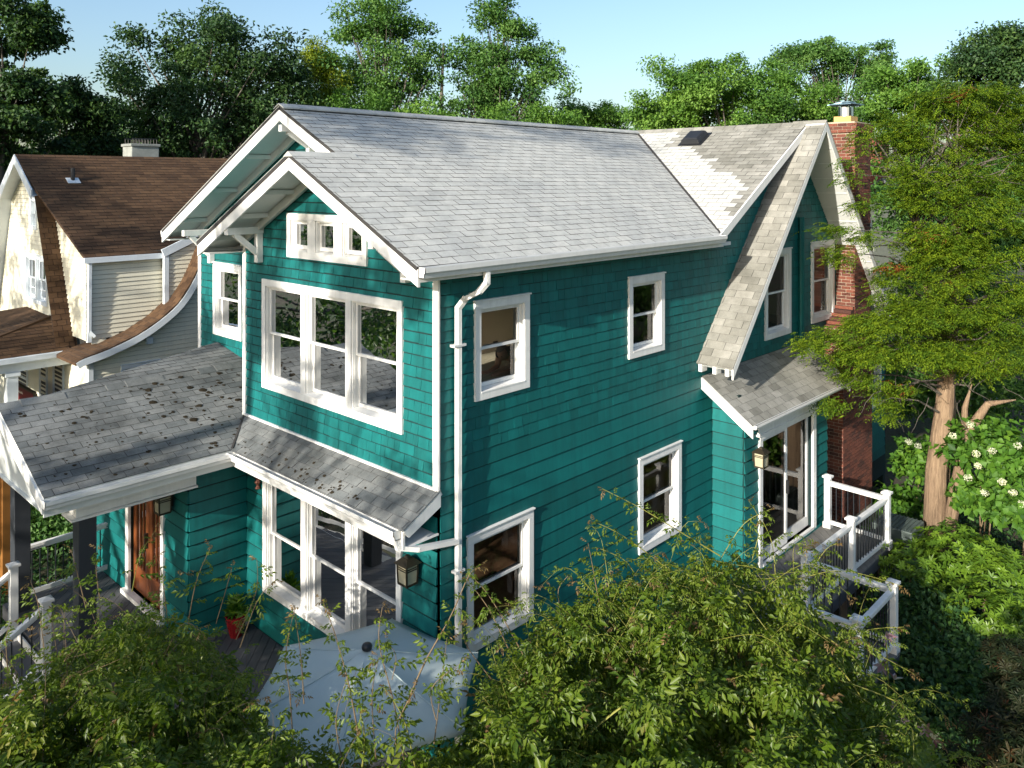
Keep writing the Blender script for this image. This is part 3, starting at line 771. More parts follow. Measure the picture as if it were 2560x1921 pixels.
mb = MB(); mb.box(.2, 8.05, 6.93, 9, 8.34, 6.95); mb.box(-.6, 4.8, 6.92, .8, 5.14, 6.94); mb.build('soffit', SOFFIT, H)
mb = MB(); mb.box(-.6, 5.115, 6.92, .8, 5.14, 7.08); mb.build('fascia', WHITE, H)
rake((valx(-.3) - .1, -.30, 7.13 - .02), (10.05, -.30, 9.275), .17, .03, (0, -1, 0)); rake((13.7, -.30, 7.1), (10.05, -.30, 9.275), .17, .03, (0, -1, 0))
rake((6.08, -.69, 4.86 - .03), (10.05, -.69, 9.30), .17, .03, (0, -1, 0)); rake((14.02, -.69, 4.83), (10.05, -.69, 9.30), .19, .03, (0, -1, 0))
mb = MB(); mb.prism([FT2.P(a, b, -.11) for a, b in ((-.69, 0), (0, 0), (0, LT), (-.69, LT))], -FT2.N * .02); mb.build('soffit', SOFFIT, H)
for k in range(14):      # bead board lines on the eyebrow soffit
    b = LT * (k + .5) / 14; mb = MB(); mb.bar(FT2.P(-.68, b, -.135), FT2.P(-.02, b, -.135), .02, .008, FT2.N); mb.build('soffit_batten', SOFFIT, H)
for (x, z) in ((6.55, 5.15), (8.2, 6.98), (9.4, 8.36)):
    mb = MB(); mb.box(x, -.64, z, x + .1, -.0, z + .1); mb.build('lookout', WHITE, H)
for yy in (-.62, -.38, -.1):
    mb = MB(); mb.box(6.1, yy, 4.70, 6.28, yy + .07, 4.83); mb.build('rafter_tail', WHITE, H)
rake((6.265, -1.0, 3.875), (6.265, 0, 4.565), .20, .03, (-1, 0, 0)); rake((10.55, -1.0, 3.875), (10.55, 0, 4.565), .20, .03, (1, 0, 0))
rake((-3.18, 4.08, 3.945), (-3.18, 6.2, 4.75), .17, .03, (-1, 0, 0)); rake((-3.18, 8.35, 3.93), (-3.18, 6.2, 4.75), .17, .03, (-1, 0, 0))
mb = MB(); mb.prism([(-.58, -.04, 3.94), (0, -.04, 4.25), (0, -.04, 4.08), (-.50, -.04, 3.86)], (0, .03, 0)); mb.build('rake_board', WHITE, H)
mb = MB(); mb.box(-.56, 0.0, 3.72, -.53, 4.1, 3.95); mb.box(-.53, 0, 3.72, 0, 4.1, 3.74); mb.build('fascia', WHITE, H)
mb = MB(); mb.box(-3.18, 4.1, 3.72, -.55, 4.13, 3.95); mb.box(-3.15, 4.13, 3.72, -.98, 8.2, 3.74); mb.build('fascia', SOFFIT, H)
mb = MB(); mb.prism([(-3.1, 4.2, 3.74), (-3.1, 8.2, 3.74), (-3.1, 6.2, 4.60)], (.03, 0, 0)); mb.build('porch_gable_panel', SOFFIT, H)
mb = MB(); mb.box(-2.62, 4.62, 3.40, -.9, 4.9, 3.72); mb.box(-2.70, 4.56, 3.37, -.9, 4.96, 3.40); mb.build('porch_beam', WHITE, H)
mb = MB(); mb.box(-2.62, 4.9, 3.45, -2.35, 7.85, 3.72); mb.build('porch_beam', SOFFIT, H)

# ---- gutters and downspouts
def gutter(p0, p1, out, size=.115, par=None, m=ALU):
    p0 = np.array(p0, float); p1 = np.array(p1, float); o_ = np.array(out, float); z = np.array([0, 0, 1.])
    prof = [(0, 0), (.75, 0), (.85, .35), (1, .55), (1, 1), (.93, 1), (.90, .6), (.78, .4), (.70, .07), (.06, .07), (.06, 1), (0, 1)]
    mb = MB(); mb.prism([p0 + o_ * a * size + z * (b - 1) * size for a, b in prof], p1 - p0)
    for p in (p0, p1):
        mb.prism([p + o_ * a * size + z * (b - 1) * size for a, b in [(0, 0), (.75, 0), (.85, .35), (1, .55), (1, 1), (0, 1)]], (p1 - p0) / np.linalg.norm(p1 - p0) * .004)
    return mb.build('gutter', m, par or H)
gutter((-.63, -.365, ZE + .0), (6.30, -.365, ZE + .03), (0, -1, 0), .125)
gutter((.2, 8.36, 7.10), (9.5, 8.36, 7.10), (0, 1, 0), .125)
gutter((-.56, 0.04, 3.955), (-.56, 4.09, 3.955), (-1, 0, 0), .115)
gutter((-3.2, 4.09, 3.955), (-.56, 4.09, 3.955), (0, -1, 0), .115)
gutter((6.26, -1.0, 3.90), (10.57, -1.0, 3.90), (0, -1, 0), .07)
mb = MB(); mb.box(6.0, -.34, 6.93, 6.7, -.05, 6.99); mb.build('soffit_return', SOFFIT, H)
def spout(pts, w_=.075, h_=.058):
    mb = MB()
    for a, b in zip(pts[:-1], pts[1:]):
        a = np.array(a, float); b = np.array(b, float); d = (b - a) / np.linalg.norm(b - a)
        up = (0, 1, 0) if abs(d[2]) > .7 else (0, 0, 1)
        mb.bar(a - d * .02, b + d * .02, w_, h_, up)
        if abs(d[2]) > .9 or True:
            sd2 = np.cross(d, np.array(up, float)); sd2 /= np.linalg.norm(sd2); u2 = np.cross(sd2, d)
            for k in (-.3, 0, .3): mb.bar(a + sd2 * w_ * k - u2 * h_ / 2, b + sd2 * w_ * k - u2 * h_ / 2, .008, .008, up)
    return mb.build('downspout', ALU, H, bevel=.004)
spout([(.42, -.42, 6.98), (.42, -.42, 6.83), (.37, -.34, 6.72), (.30, -.16, 6.62), (.26, -.075, 6.50), (.26, -.075, .95)])
spout([(-.60, .09, 3.86), (-.58, .06, 3.74), (-.36, -.03, 3.68), (.22, -.085, 3.60)])
mb = MB(); mb.box(.16, -.115, 6.02, .36, -.03, 6.05); mb.build('strap', ALU, H)
mb = MB(); mb.box(.18, -.115, 3.2, .34, -.03, 3.23); mb.build('strap', ALU, H)
mb = MB(); mb.tube([(10.28, -.06, 7.3), (10.28, -.06, 4.6)], .045, 8); mb.tube([(10.42, -.05, 7.3), (10.42, -.05, 4.6)], .03, 8); mb.build('painted_pipe', TEAL, H)
# ---- knee brackets
def bracket(fr, a, z1, z0, pr, tw=.10):
    mb = MB()
    fr.box(mb, a - tw / 2, a + tw / 2, z1 - .11, z1, 0, pr + .06); fr.box(mb, a - tw / 2, a + tw / 2, z0, z1 - .11, .02, .12)
    mb.bar(fr.P(a, z0 + .14, .08), fr.P(a, z1 - .1, pr * .86), tw * .8, .085, fr.W); return mb.build('bracket', WHITE, H, bevel=.004)
zb = on(0, 0, 652, 655)[2]; zt_ = on(0, 0, 652, 566)[2]
bracket(FU, 4.22, zt_, zb, .56); bracket(FU, .56, zt_, zb, .56)
bracket(FO, 7.45, 7.15, 6.5, .56); bracket(FO, 4.0, 8.98, 8.5, .56); 
bracket(FS, 12.9, 6.55, 5.85, .62); 
mb = MB(); FO.box(mb, 2.45, 4.05, 8.28, 8.46, 0, .24); mb.build('trim_box', WHITE, H)
# ---- roof vent on the cross roof
pv = FX.P(-1.0, 0); vc = on(2, 8.75, 1735, 346)
_d = ray(1738, 350); _n = FX.N; _t = ((FX.O - CAM) @ _n) / (_d @ _n); vc = CAM + _d * _t
mb = MB()
a_, b_0 = (vc - FX.O) @ FX.U, (vc - FX.O) @ FX.W
def fxb(mb, a0, a1, b0, b1, d0, d1, tp=0.0):
    mb.hexa([FX.P(a0, b0, d0), FX.P(a1, b0, d0), FX.P(a1, b1, d0), FX.P(a0, b1, d0), FX.P(a0 + tp, b0 + tp, d1), FX.P(a1 - tp, b0 + tp, d1), FX.P(a1 - tp, b1 - tp, d1), FX.P(a0 + tp, b1 - tp, d1)])
fxb(mb, a_ - .24, a_ + .24, b_0 - .26, b_0 + .22, .03, .12, .03); fxb(mb, a_ - .2, a_ + .2, b_0 - .22, b_0 + .2, .125, .15, .04)
fxb(mb, a_ - .3, a_ + .3, b_0 - .3, b_0 + .28, .018, .026)
mb.build('roof_vent', BLACKM, H, bevel=.01)
# moss clumps on the porch and pent roofs
mb = MB()
def mossblob(fr, a, b, r_):
    n = 9; c = fr.P(a, b, .011); base = len(mb.v)
    for ring, (rr, hh) in enumerate(((1, 0), (.75, .16))):
        for k in range(n):
            th = 2 * math.pi * k / n; q = r_ * rr * random.uniform(.65, 1.25)
            mb.v.append(tuple(c + fr.U * q * math.cos(th) + fr.W * q * .8 * math.sin(th) + fr.N * r_ * hh * .7))
    mb.v.append(tuple(c + fr.N * r_ * .18))
    for k in range(n): mb.f.append((base + k, base + (k + 1) % n, base + n + (k + 1) % n, base + n + k)); mb.f.append((base + n + k, base + n + (k + 1) % n, base + 2 * n))
for _ in range(150):
    a = random.uniform(-3.0, .6); b = random.uniform(.1, LP_ - .1)
    if a > 0 and b < py_(4.8): continue
    mossblob(FP, a, b, random.choice((.014, .018, .022, .028, .035)))
for _ in range(26): mossblob(FP, random.uniform(-1.2, .7), random.uniform(py_(4.9), LP_ - .05), random.uniform(.03, .075))
for _ in range(70): mossblob(FE, random.uniform(-4.1, -1.0), abs(random.gauss(.08, .12)) + .02, random.choice((.012, .016, .022, .03)))
kind(mb.build('roof_moss', MOSS, H), 'stuff')

# ---- chimney
CHB = Pieces('brick', 'brick_field', 300)
mb = MB(); mb.box(11.61, -.44, 0.2, 13.36, .1, 4.75); mb.box(12.31, -.44, 4.75, 13.28, .3, 9.42)
CHM = mb.build('chimney', MORTAR, H)
for i_ in range(6): mb = MB(); f0_, f1_ = i_ / 6, (i_ + 1) / 6; mb.box(11.61 + .7 * f0_, -.445 + .001 * i_, 4.75 + .075 * i_ , 12.32, .05, 4.75 + .075 * (i_ + 1) - .008); mb.build('shoulder_brick', BRICK, CHM)
def bricks(fr, a0, a1, z0, z1, off):
    i = 0; z = z0; bl, bh, j = .203, .064, .011
    while z < z1 - .05:
        x = a0 - ((i + off) % 2) * (bl + j) / 2
        while x < a1 - .01:
            u0, u1 = max(x, a0), min(x + bl, a1)
            if u1 - u0 > .03: CHB.add(fr, [(u0, z), (u1, z), (u1, z + bh), (u0, z + bh)], .011 + random.uniform(0, .004), .0105, BRICK, CHM, True)
            x += bl + j
        z += bh + j; i += 1
FCY = wallfr('y', -.44)
bricks(FCY, 11.6, 13.37, .4, 4.75, 0); bricks(FCY, 12.3, 13.29, 4.75, 9.42, 1)
bricks(wallfr('x', 11.61), -.45, 0.0, .4, 4.75, 1); bricks(wallfr('x', 12.31), -.45, 0.3, 4.9, 9.2, 0)
bricks(wallfr('x', 12.26), -.49, 0.34, 9.2, 9.42, 0); bricks(wallfr('y', -.49), 12.26, 13.33, 9.2, 9.42, 0)
mb = MB(); mb.box(12.265, -.485, 9.2, 13.325, .34, 9.42); mb.prism([(12.3, -.44, 9.42), (13.28, -.44, 9.42), (13.28, .3, 9.42), (12.3, .3, 9.42)], (0, 0, .03)); mb.build('chimney_crown', MORTAR, CHM)
mb = MB(); mb.box(12.58, -.25, 9.45, 13.0, .15, 9.60); mb.build('flue_tile', CLAY, CHM)
mb = MB(); mb.tube([(12.79, -.05, 9.6), (12.79, -.05, 9.82)], .17, 16); mb.build('flue_cap_drum', STEEL, CHM, smooth=False)
mb = MB(); c_ = (12.79, -.05, 9.93)
for sx, sy in ((-1, 0), (1, 0), (0, -1), (0, 1)):
    px_, py2 = -sy, sx
    mb.prism([(c_[0] + px_ * .16, c_[1] + py2 * .16, 9.93), (c_[0] - px_ * .16, c_[1] - py2 * .16, 9.93), (c_[0] + sx * .34 - px_ * .25, c_[1] + sy * .34 - py2 * .25, 9.87), (c_[0] + sx * .34 + px_ * .25, c_[1] + sy * .34 + py2 * .25, 9.87)], (0, 0, .015))
mb.box(c_[0] - .17, c_[1] - .17, 9.93, c_[0] + .17, c_[1] + .17, 9.95)
for k in range(4): mb.tube([(12.79 + .15 * math.cos(k * 1.57 + .8), -.05 + .15 * math.sin(k * 1.57 + .8), 9.8), (12.79 + .15 * math.cos(k * 1.57 + .8), -.05 + .15 * math.sin(k * 1.57 + .8), 9.94)], .008, 5)
mb.build('flue_cap', CAPBLUE, CHM)
CHB.emit()

# ---- sliding door
mb = MB()
FBF.box(mb, 7.15, 7.27, 1.02, 3.45, 0, .05); FBF.box(mb, 9.48, 9.62, 1.02, 3.45, 0, .05)
FBF.box(mb, 7.15, 9.62, 3.36, 3.46, 0, .055); FBF.box(mb, 7.27, 9.48, 1.02, 1.08, -.08, .06); FBF.box(mb, 7.12, 9.64, 3.46, 3.84, 0, .045); FBF.box(mb, 7.08, 9.66, 3.44, 3.475, 0, .075)
SDR = mb.build('sliding_door', WHITE, H, bevel=.004)
for (a0, a1, dd) in ((7.27, 8.42, -.02), (8.34, 9.48, -.065)):
    mb = MB(); st = .085
    FBF.box(mb, a0, a0 + st, 1.08, 3.36, dd - .04, dd); FBF.box(mb, a1 - st, a1, 1.08, 3.36, dd - .04, dd)
    FBF.box(mb, a0 + st, a1 - st, 1.08, 1.08 + .2, dd - .04, dd); FBF.box(mb, a0 + st, a1 - st, 3.36 - st, 3.36, dd - .04, dd); mb.build('door_panel', WHITE, SDR)
    mb = MB(); mb.add([FBF.P(a0 + st, 1.28, dd - .02), FBF.P(a1 - st, 1.28, dd - .02), FBF.P(a1 - st, 3.36 - st, dd - .02), FBF.P(a0 + st, 3.36 - st, dd - .02)], [(0, 1, 2, 3)]); mb.build('pane', GLASS, SDR)
mb = MB(); FBF.box(mb, 8.36, 8.40, 2.05, 2.3, -.02, .03); mb.build('door_handle', BLACKM, SDR)
# ---- front door in the vestibule
mb = MB()
FVF.box(mb, 5.52, 5.63, .98, 3.16, 0, .045); FVF.box(mb, 6.92, 7.05, .98, 3.16, 0, .045); FVF.box(mb, 5.52, 7.05, 3.16, 3.28, 0, .05); FVF.box(mb, 5.5, 7.07, .95, 1.02, -.1, .12)
FDR = mb.build('front_door', WHITE, H)
for (a0, a1) in ((5.64, 6.27), (6.285, 6.915)):
    mb = MB()
    FVF.box(mb, a0, a0 + .12, 1.03, 3.14, -.09, -.045); FVF.box(mb, a1 - .12, a1, 1.03, 3.14, -.09, -.045)
    FVF.box(mb, a0 + .12, a1 - .12, 1.03, 1.45, -.09, -.045); FVF.box(mb, a0 + .12, a1 - .12, 2.98, 3.14, -.09, -.045)
    for k in (1, 2): FVF.box(mb, a0 + .12 + (a1 - a0 - .24) * k / 3 - .015, a0 + .12 + (a1 - a0 - .24) * k / 3 + .015, 1.45, 2.98, -.085, -.05)
    mb.build('door_leaf', WOODDOOR, FDR, bevel=.006)
    mb = MB(); mb.add([FVF.P(a0 + .12, 1.45, -.07), FVF.P(a1 - .12, 1.45, -.07), FVF.P(a1 - .12, 2.98, -.07), FVF.P(a0 + .12, 2.98, -.07)], [(0, 1, 2, 3)]); mb.build('pane', GLASS, FDR)
mb = MB(); FVF.box(mb, 6.30, 6.34, 1.9, 2.15, -.045, .02); mb.build('door_handle', BRONZE, FDR)
# ---- porch posts
for (x, y) in ((-2.46, 4.76), (-2.46, 7.7)):
    mb = MB(); mb.box(x - .12, y - .12, .7, x + .12, y + .12, 3.42); mb.build('porch_post', DARKPOST, H, bevel=.008)
PW.emit(); PC.emit(); PR.emit()

# ================================================================== LANTERNS
def lantern(p, nrm, label, s=1.0):
    T = thing('wall_lantern', label, 'lantern', p, 'wall lanterns on the teal house')
    n = np.array(nrm, float); u = np.cross(n, [0, 0, 1]); c = np.array(p) + n * .15
    def b(mb, w0, z0, w1, z1):
        lo = [c + u * i * w0 + n * j * w0 + np.array([0, 0, z0]) for i, j in ((-1, -1), (1, -1), (1, 1), (-1, 1))]
        hi = [c + u * i * w1 + n * j * w1 + np.array([0, 0, z1]) for i, j in ((-1, -1), (1, -1), (1, 1), (-1, 1))]
        mb.hexa(lo + hi)
    mb = MB(); b(mb, .15 * s, .14 * s, .06 * s, .22 * s); b(mb, .045 * s, .22 * s, .03 * s, .25 * s); mb.build('lamp_roof', BRONZE, T)
    mb = MB(); b(mb, .095 * s, -.14 * s, .105 * s, .14 * s); mb.build('lamp_glass', LAMPGLASS, T)
    mb = MB(); b(mb, .105 * s, -.17 * s, .10 * s, -.14 * s)
    for i, j in ((-1, -1), (1, -1), (1, 1), (-1, 1)):
        mb.bar(c + u * i * .098 * s + n * j * .098 * s + np.array([0, 0, -.15 * s]), c + u * i * .108 * s + n * j * .108 * s + np.array([0, 0, .15 * s]), .022 * s, .022 * s, (1, 0, 0))
    for zz in (.055, .085):
        for i, j, di in ((-1, -1, u), (1, 1, -u), (-1, 1, -n), (1, -1, n)):
            q = c + u * i * .104 * s + n * j * .104 * s + np.array([0, 0, zz * s]); mb.bar(q, q + di * .208 * s, .014 * s, .014 * s)
    mb.build('lamp_frame', BRONZE, T)
    mb = MB(); mb.bar(np.array(p) + n * .0 + np.array([0, 0, .02]), np.array(p) + n * .05 + np.array([0, 0, .02]), .1 * s, .2 * s); mb.bar(np.array(p) + np.array([0, 0, .1]) , c + np.array([0, 0, .17 * s]), .03, .03); mb.build('wall_plate', BRONZE, T)
lantern((-.03, .38, 3.2), (-1, 0, 0), 'bronze wall lantern between triple window and corner, under the gutter elbow', .85)
lantern((-1.01, 5.22, 3.02), (-1, 0, 0), 'dark wall lantern under the porch roof beside the wooden front door', .9)
lantern((6.93, -.66, 3.12), (0, -1, 0), 'dark wall lantern left of the sliding glass door', .85)

# ================================================================== DECKS AND RAILINGS
def diag_boards(T, rects, z, m, w_=.14, name='deck_board', t=.03):
    d = np.array([1, 1]) / math.sqrt(2); p = np.array([-1, 1]) / math.sqrt(2)
    for (x0, y0, x1, y1) in rects:
        conv = [(x0, y0), (x1, y0), (x1, y1), (x0, y1)]
        ks = [np.dot(p, c) for c in conv]; k = math.floor(min(ks) / w_)
        while k * w_ < max(ks):
            a = k * w_ + .004; b = (k + 1) * w_ - .004
            q = [tuple(p * s_ + d * L_) for s_, L_ in ((a, -60), (b, -60), (b, 60), (a, 60))]
            c = clip_poly(q, conv)
            if len(c) > 2:
                mb = MB(); mb.prism([(x, y, z - t) for x, y in c], (0, 0, t)); mb.build(name, m, T)
            k += 1
def post(T, x, y, z0, z1, s=.058):
    mb = MB(); mb.box(x - s, y - s, z0, x + s, y + s, z1); mb.box(x - s - .022, y - s - .022, z0, x + s + .022, y + s + .022, z0 + .16); o = mb.build('railing_post', WHITE, T, bevel=.005)
    mb = MB(); e = s + .028
    mb.hexa([(x - e, y - e, z1), (x + e, y - e, z1), (x + e, y + e, z1), (x - e, y + e, z1), (x - e, y - e, z1 + .035), (x + e, y - e, z1 + .035), (x + e, y + e, z1 + .035), (x - e, y + e, z1 + .035)])
    mb.add([(x - e, y - e, z1 + .035), (x + e, y - e, z1 + .035), (x + e, y + e, z1 + .035), (x - e, y + e, z1 + .035), (x, y, z1 + .07)], [(0, 1, 4), (1, 2, 4), (2, 3, 4), (3, 0, 4)]); mb.build('post_cap', WHITE, o)
def rail(T, a, b, top=.93, bot=.12, step=.115):
    a = np.array(a, float); b = np.array(b, float); L_ = np.linalg.norm((b - a)[:2]); z = np.array([0, 0, 1.])
    for h, nm in ((top, 'top_rail'), (bot, 'bottom_rail')):
        mb = MB(); mb.bar(a + z * h, b + z * h, .085 if nm == 'top_rail' else .05, .05 if nm == 'top_rail' else .075); 
        if nm == 'top_rail': mb.bar(a + z * (h - .045), b + z * (h - .045), .045, .05)
        mb.build(nm, WHITE, T, bevel=.004)
    n = int(L_ / step)
    for i in range(1, n):
        p = a + (b - a) * i / n
        mb = MB(); mb.tube([p + z * (bot + .02), p + z * (top - .02)], .0105, 6, False); mb.build('baluster', BALUST, T)
DK = thing('side_deck', 'grey board deck with white railing outside the sliding glass door', 'deck', (7.5, -2, 0))
diag_boards(DK, [(4.7, -2.05, 9.95, -.66), (4.7, -3.38, 6.25, -2.05)], 1.0, DECKG)
mb = MB(); mb.box(4.7, -2.05, .78, 9.95, -2.02, .965); mb.box(4.7, -3.38, .78, 6.25, -3.35, .965); mb.box(9.92, -2.02, .78, 9.95, -.66, .965)
for x, y in ((4.9, -3.2), (6.1, -3.2), (8, -1.9), (9.8, -1.9)): mb.box(x - .07, y - .07, 0, x + .07, y + .07, .965)
mb.build('rim_board', DECK, DK)
mb = MB(); mb.box(6.64, -.70, .78, 10.24, -.66, 1.03); mb.build('ledger_board', TEAL, DK)
for (x, y) in ((9.85, -.82), (9.78, -2.0), (8.08, -1.96), (6.2, -1.94), (6.18, -3.3), (4.78, -3.3)): post(DK, x, y, .96, 2.02)
rail(DK, (9.84, -.88, 1.0), (9.79, -1.94, 1.0)); rail(DK, (9.72, -2.0, 1.0), (8.14, -1.96, 1.0)); rail(DK, (8.02, -1.96, 1.0), (6.26, -1.94, 1.0))
rail(DK, (6.2, -2.0, 1.0), (6.18, -3.24, 1.0)); rail(DK, (6.12, -3.3, 1.0), (4.84, -3.3, 1.0)); rail(DK, (4.78, -3.24, 1.0), (4.78, -2.1, 1.0))
FD = thing('front_deck', 'dark charcoal board deck in front of the triple windows', 'deck', (-1.6, 1.5, 0))
diag_boards(FD, [(-3.3, -1.7, -.04, 4.66), (-2.62, 4.66, -1.02, 8.1)], .95, DECK)
mb = MB(); mb.box(-3.3, -1.7, .72, -3.26, 4.6, .915); mb.box(-2.62, 4.7, .72, -2.58, 8.1, .915)
for x, y in ((-3.2, -1.6), (-3.2, 4.5), (-2.5, 8), (-.2, -1.6)): mb.box(x - .07, y - .07, 0, x + .07, y + .07, .915)
mb.build('rim_board', DECK, FD)
PS = thing('porch_railing', 'white and charcoal stair railing on the left porch', 'railing', (-2.5, 7, 0))
for (x, y, z0, z1) in ((-2.72, 7.12, .3, 1.95), (-3.85, 7.1, 0, 1.35), (-2.72, 5.55, .3, 1.95), (-3.85, 5.55, 0, 1.35)): post(PS, x, y, z0, z1)
rail(PS, (-2.34, 7.95, .95), (-.99, 7.95, .95), .90)
rail(PS, (-2.78, 7.11, .92), (-3.8, 7.1, .32)); rail(PS, (-2.78, 5.55, .92), (-3.8, 5.55, .32))
for i in range(5):
    mb = MB(); x = -2.66 - i * .27; mb.box(x - .3, 5.6, .95 - .175 * (i + 1) - .04, x, 7.05, .95 - .175 * (i + 1)); mb.build('step_tread', DECK, PS)
    mb = MB(); mb.box(x - .02, 5.6, .95 - .175 * (i + 1) - .0, x + .0, 7.05, .95 - .175 * i - .04); mb.build('step_riser', WHITE, PS)
mb = MB(); mb.prism([(-2.66, 5.58, .95), (-2.66, 5.58, .7), (-3.9, 5.58, 0), (-4.05, 5.58, .1)], (0, .03, 0)); mb.build('stringer', WHITE, PS); mb = MB(); mb.prism([(-2.66, 7.06, .95), (-2.66, 7.06, .7), (-3.9, 7.06, 0), (-4.05, 7.06, .1)], (0, .03, 0)); mb.build('stringer', WHITE, PS)

# ================================================================== UMBRELLA
UM = thing('patio_umbrella', 'open pale blue hexagonal patio umbrella with dark finial above the front deck', 'umbrella', (-1.17, -.1, .95))
uc = np.array([-1.17, -.12, 2.86]); Rr = 1.36; a0 = R(40)
V = [uc]; Fq = []; NS = 8; tint_ = None
rings = []
for r_i in range(1, NS + 1):
    t = r_i / NS; ring = []
    for k in range(48):
        th = a0 + 2 * math.pi * k / 48
        kk = (k % 8) / 8.0; ph = (kk - .5) * math.pi / 3
        rad = Rr * t * math.cos(math.pi / 6) / math.cos(ph)
        if t > .6: rad *= 1 - .035 * (1 - (2 * kk - 1) ** 2) * (t - .6) / .4
        sag = .055 * math.sin(math.pi * t) * (1 - (2 * kk - 1) ** 2) + .045 * math.sin(math.pi * t)
        ring.append(len(V)); V.append(uc + np.array([math.cos(th) * rad, math.sin(th) * rad, -.40 * t - sag * .8]))
    rings.append(ring)
for k in range(48): Fq.append((0, rings[0][k], rings[0][(k + 1) % 48]))
for i in range(NS - 1):
    for k in range(48): Fq.append((rings[i][k], rings[i + 1][k], rings[i + 1][(k + 1) % 48], rings[i][(k + 1) % 48]))
lo = []
for k in range(48): lo.append(len(V)); V.append(np.array(V[rings[-1][k]]) + np.array([0, 0, -.05]))
for k in range(48): Fq.append((rings[-1][k], lo[k], lo[(k + 1) % 48], rings[-1][(k + 1) % 48]))
mb = MB(); mb.v = [tuple(map(float, p)) for p in V]; mb.f = Fq
mb.build('canopy', FABRIC, UM, smooth=True)
for k in range(6):
    th = a0 + k * math.pi / 3; e = uc + np.array([math.cos(th) * Rr * .98, math.sin(th) * Rr * .98, -.415]); mb = MB(); mb.tube([uc + np.array([0, 0, -.03]), (uc + e) / 2 + np.array([0, 0, -.055]), e], .01, 5); mb.build('rib', BLACKM, UM)
for k in range(6):
    th = a0 + k * math.pi / 3; mb = MB(); mb.tube([np.array(V[rings[i][k * 8]]) + np.array([0, 0, .004]) for i in range(NS)], .006, 5); mb.build('seam', FABRIC, UM)
mb = MB(); mb.tube([(uc[0], uc[1], .95), (uc[0], uc[1], 2.85)], .022, 8); mb.build('pole', BLACKM, UM)
mb = MB(); mb.lathe((uc[0], uc[1], 2.84), [(.03, 0), (.055, .015), (.062, .04), (.05, .07), (.02, .085)], 14); mb.build('finial', BLACKM, UM, smooth=True)
mb = MB(); mb.lathe((uc[0], uc[1], .95), [(.28, 0), (.28, .05), (.05, .09), (.04, .3)], 20); mb.build('base', BLACKM, UM)
# ================================================================== CREAM NEIGHBOUR HOUSE
NH = thing('cream_house', 'cream sided gambrel house with brown shingle roof left of the teal house', 'house', (4, 17, 0))
NG = wallfr('x', .44); NL = wallfr('y', 13.0); ND = wallfr('y', 13.5); NC = wallfr('x', .55)
PN = Pieces('siding_board', 'siding_board_field', 300); PNR = Pieces('roof_shingle', 'roof_shingle_field', 300)
def yr(z):
    if z < 3.85: return 13.02
    if z < 7.69: return 14.34 + (z - 3.94) * (1.64 / 3.75)
    return 15.98 + (z - 7.69) * 1.38
def yl(z):
    if z < 4.5: return 20.6
    if z < 7.74: return 20.25 - (z - 4.54) * (1.25 / 3.2)
    return 19.0 - (z - 7.74) * 1.485
WTR = paint('cool_white', (0.66, 0.72, 0.76), 0.5, 0.05, 0.05, per=.02)
def P0(px, py): return on(0, .44, px, py)
def nwin(fr, p, q, n=1, grid=None, axis=1):
    a = sorted((p[axis], q[axis])); z = sorted((p[2], q[2]))
    r_ = window(fr, a[0], a[1], z[0], z[1], n, trim=.09, mull=.1, cap=True, inner=WTR, par=NH, sash=.04)
    if grid:
        mb = MB(); 
        for k in range(1, grid[0]): u = a[0] + .13 + (a[1] - a[0] - .26) * k / grid[0]; fr.box(mb, u - .011, u + .011, z[0] + .12, z[1] - .12, -.075, -.05)
        for k in range(1, grid[1]): zz = z[0] + .12 + (z[1] - z[0] - .24) * k / grid[1]; fr.box(mb, a[0] + .12, a[1] - .12, zz - .011, zz + .011, -.0752, -.0502)
        mb.build('muntin', WTR, NH)
    return (a[0], a[1], z[0], z[1])
nw1 = nwin(NG, P0(66, 634), P0(121, 768), 2, (6, 4)); nw2 = nwin(NG, np.array([.44, 16.75, 6.75]), np.array([.44, 17.3, 7.62]), 1, (2, 4))
pa = on(1, 13, 301, 915); pb = on(1, 13, 398, 899); nw3 = nwin(NL, (pa[0], 0, 0) if False else np.array([pa[0], 13, 1.6]), np.array([pb[0], 13, pb[2]]), 1, (3, 4), axis=0)
mb = MB()
holes = [opening(nw1, .09), opening(nw2, .09)]
zz = [0, 1, 2, 3, 3.85, 3.8501, 4.5, nw1[2], nw1[3], 6.5, 7.1, nw2[2], nw2[3], 8.3, 8.7]
wall_sheet(mb, NG, 16.0, 19.0, 0, 7.69, holes)
mb.prism([(.56, y, z) for y, z in ((13.0, 0), (16.0, 0), (16.0, 7.69), (14.34, 3.9), (13.0, 3.85))], (-.12, 0, 0))
mb.prism([(.56, y, z) for y, z in ((19.0, 0), (20.6, 0), (20.6, 4.5), (20.25, 4.54), (19.0, 7.69))], (-.12, 0, 0))
mb.prism([(.56, y, z) for y, z in ((16.0, 7.69), (19.0, 7.69), (17.47, 8.7))], (-.12, 0, 0)) if nw2[3] < 7.69 else wall_sheet(mb, NG, 16.6, 18.3, 7.69, 8.3, holes)
NGW = mb.build('gable_wall', GREYBACK, NH)
mb = MB(); wall_sheet(mb, NL, .44, 9, 0, 3.75, [opening(nw3, .09)]); mb.prism([(1.5, 13.12, 3.75), (9, 13.12, 3.75), (9, 13.12, 7), (3.4, 13.12, 6.6), (3.05, 13.12, 5.7), (2.46, 13.12, 4.8), (1.46, 13.12, 4.15)], (0, -.12, 0)); NLW = mb.build('lower_wall', GREYBACK, NH)
